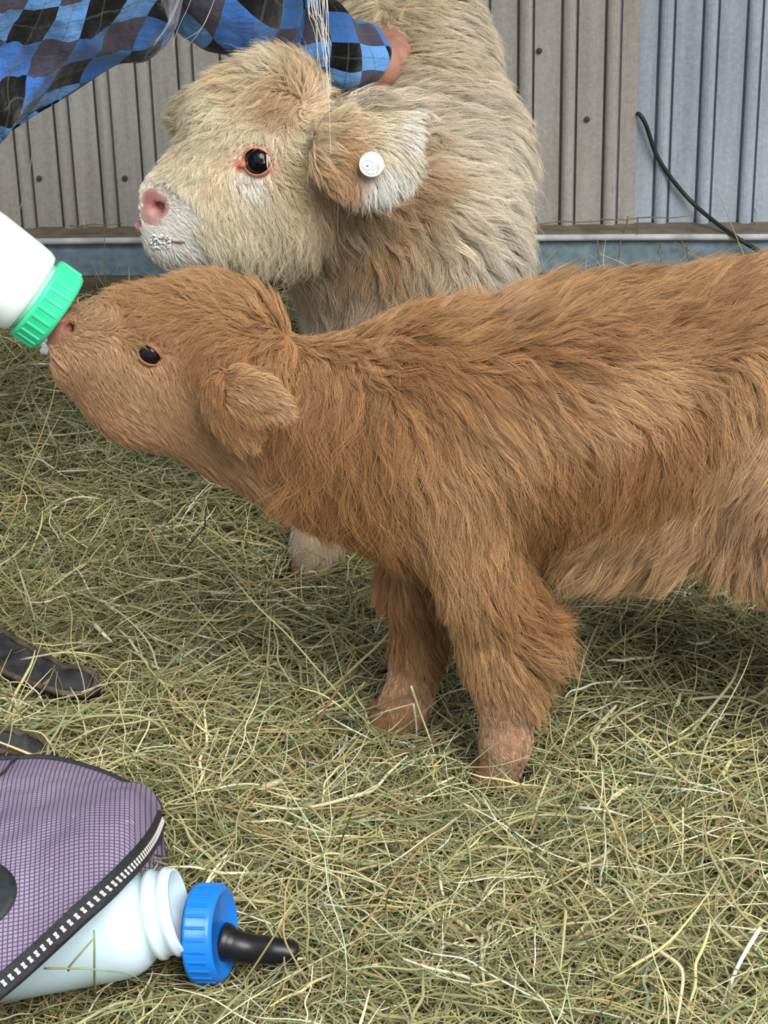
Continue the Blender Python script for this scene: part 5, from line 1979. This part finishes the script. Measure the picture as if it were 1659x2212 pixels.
while cnt < 60:
    px, py = rs.uniform(60, 1620), rs.uniform(1330, 2190)
    if (px < 680 and py > 1600) or (px < 260 and py > 1360) or (780 < px < 1260 and py < 1720):
        continue
    a, L = rs.uniform(0, math.pi), rs.uniform(60, 190)
    dx, dy = math.cos(a) * L / 2, math.sin(a) * L / 2 * 0.7
    cv_ = rs.normal(0, 12)
    z = rs.uniform(.026, .045)
    ci_ = int(rs.choice(4, p=[.4, .25, .15, .2]))
    cn_ = ('pale straw-coloured', 'dull green', 'golden brown', 'bleached white')[ci_]
    stalk([(px - dx, py - dy, z * rs.uniform(.4, 1)), (px - cv_ * .4, py + cv_ * .5, z), (px + dx, py + dy, z * rs.uniform(.4, 1))], rs.uniform(0.0008, 0.0017), M_ST[ci_],
          'loose ' + cn_ + ' stalk lying on top of the hay', 'loose ' + cn_ + ' stalks', 10)
    cnt += 1


def seed_head(px, py, ang, L, label, group=None):
    b = PG(px, py, 0.034)
    a = math.radians(ang)
    d = unit(np.array([math.cos(a), math.sin(a), 0.12]))
    root = empty('grass_seed_head', tuple(b))
    tag(root, label, 'seed head', group)
    stem = catmull([b - d * L * 1.6 + np.array([0, 0, -0.012]), b - d * L * 0.6, b, b + d * L], 14)
    tube('stem', stem, np.linspace(0.0009, 0.0004, 14), 5, M_ST[2], root)
    bm = bmesh.new()
    for k in range(26):
        s = k / 25
        an = k * 2.4
        side = unit(np.cross(d, (math.cos(an), math.sin(an), 0.8)))
        c = b + d * L * s + side * 0.0024 * (1 - 0.6 * s)
        dirv = unit(d + side * 0.5)
        M = axis_matrix(c, dirv) @ Matrix.Diagonal((0.0012, 0.0012, 0.0042 * (1 - 0.4 * s), 1))
        bmesh.ops.create_icosphere(bm, subdivisions=1, radius=1.0, matrix=M)
    me = bpy.data.meshes.new('spikelets')
    bm.to_mesh(me)
    bm.free()
    o = link('spikelets', me, M_ST[0], root)
    o['kind'] = 'stuff'


for px, py, ang, L in ((1320, 1722, 40, 0.024), (1300, 1556, 55, 0.026), (1245, 2015, 50, 0.022), (1500, 2130, -60, 0.024), (1460, 1520, 70, 0.016), (1560, 1668, 60, 0.018), (560, 1700, 20, 0.02), (1010, 2010, 130, 0.02)):
    seed_head(px, py, ang, L, 'dry yellowish grass seed head lying among the hay', 'grass seed heads in the hay')

# ================================================================== HAY
def hay_block(N, x0, x1, y0, y1, rg, avoid, thick=0.052):
    x = rg.uniform(x0, x1, N)
    y = rg.uniform(y0, y1, N)
    az = rg.uniform(0, 2 * math.pi, N) + 0.8 * NA(np.stack([x, y, x * 0], -1), 6.0)
    L = np.clip(rg.lognormal(-2.45, 0.5, N), 0.02, 0.26)
    K = 7
    s = np.linspace(-0.5, 0.5, K)
    lay = rg.random(N) ** 1.25
    base = ground_z(x, y) + lay * thick - 0.020
    pit = rg.normal(0, 0.22, N)
    up = rg.random(N) < 0.06
    pit[up] = np.abs(rg.normal(0.5, 0.25, up.sum()))
    L[up] *= 0.75
    bend = rg.normal(0, 0.22, N) * (1 + (rg.random(N) < 0.12) * 2.2)
    arch = rg.normal(0.02, 0.10, N)
    u = np.stack([np.cos(az), np.sin(az)], -1)
    w = np.stack([-u[:, 1], u[:, 0]], -1)
    t = s[None, :] * L[:, None]
    q = (s[None, :] ** 2 * 4 - 0.33)
    lat = q * (bend * L * 0.5)[:, None] + 0.02 * L[:, None] * np.sin(s[None] * 14 + az[:, None])
    xy = np.stack([x, y], -1)[:, None, :] + t[..., None] * u[:, None, :] + lat[..., None] * w[:, None, :]
    z = base[:, None] + t * np.tan(np.clip(pit, -1.2, 1.2))[:, None] - q * (arch * L)[:, None]
    z = np.where(up[:, None], z + (0.5 * L * np.tan(np.clip(pit, 0, 1.2)))[:, None] * 0.8, z)
    lowest = ground_z(xy[..., 0], xy[..., 1]) - 0.020
    z = np.maximum(z, lowest)
    pts = np.concatenate([xy, z[..., None]], -1)
    keep = np.ones(N, bool)
    for fn in avoid:
        keep &= ~fn(pts)
    pts, lay, L = pts[keep], lay[keep], L[keep]
    n = len(pts)
    PAL = np.array([lin(156, 149, 104), lin(188, 180, 130), lin(144, 150, 108), lin(216, 212, 170), lin(112, 113, 78), lin(166, 140, 98), lin(168, 182, 154), lin(232, 228, 200)])
    pr = np.array([0.28, 0.22, 0.14, 0.10, 0.14, 0.06, 0.03, 0.03])
    ci = rg.choice(len(PAL), n, p=pr)
    col = PAL[ci] * np.clip(1 + 0.22 * rg.standard_normal(n), 0.45, 1.5)[:, None]
    wide = np.where(rg.random(n) < 0.10, 1.9, 1.0)
    r = 0.00066 * (0.5 + 0.9 * rg.random(n)) * wide
    tap = np.array([0.55, 0.85, 1, 1, 0.95, 0.8, 0.35])
    rad = r[:, None] * tap[None]
    return pts, rad, col


avoid_fns = list(globals().get('AVOID', []))
rh = np.random.default_rng(21)
A1 = hay_block(95000, -0.62, 0.74, 1.22, 3.3, rh, avoid_fns)
A2 = hay_block(26000, -1.6, 1.7, 0.8, 3.35, rh, [lambda p: (p[:, 3, 0] > -0.62) & (p[:, 3, 0] < 0.74) & (p[:, 3, 1] > 1.22)] + avoid_fns)
A3 = hay_block(9000, -0.60, 0.7, 1.22, 2.2, rh, avoid_fns, 0.065)
hp, hr, hc = (np.concatenate(q) for q in zip(A1, A2, A3))
hay = strands('hay', hp, hr, hc, M_HAY)
tag(hay, 'loose dry greenish-yellow hay strewn thickly over the whole ground', 'hay', kind='stuff')
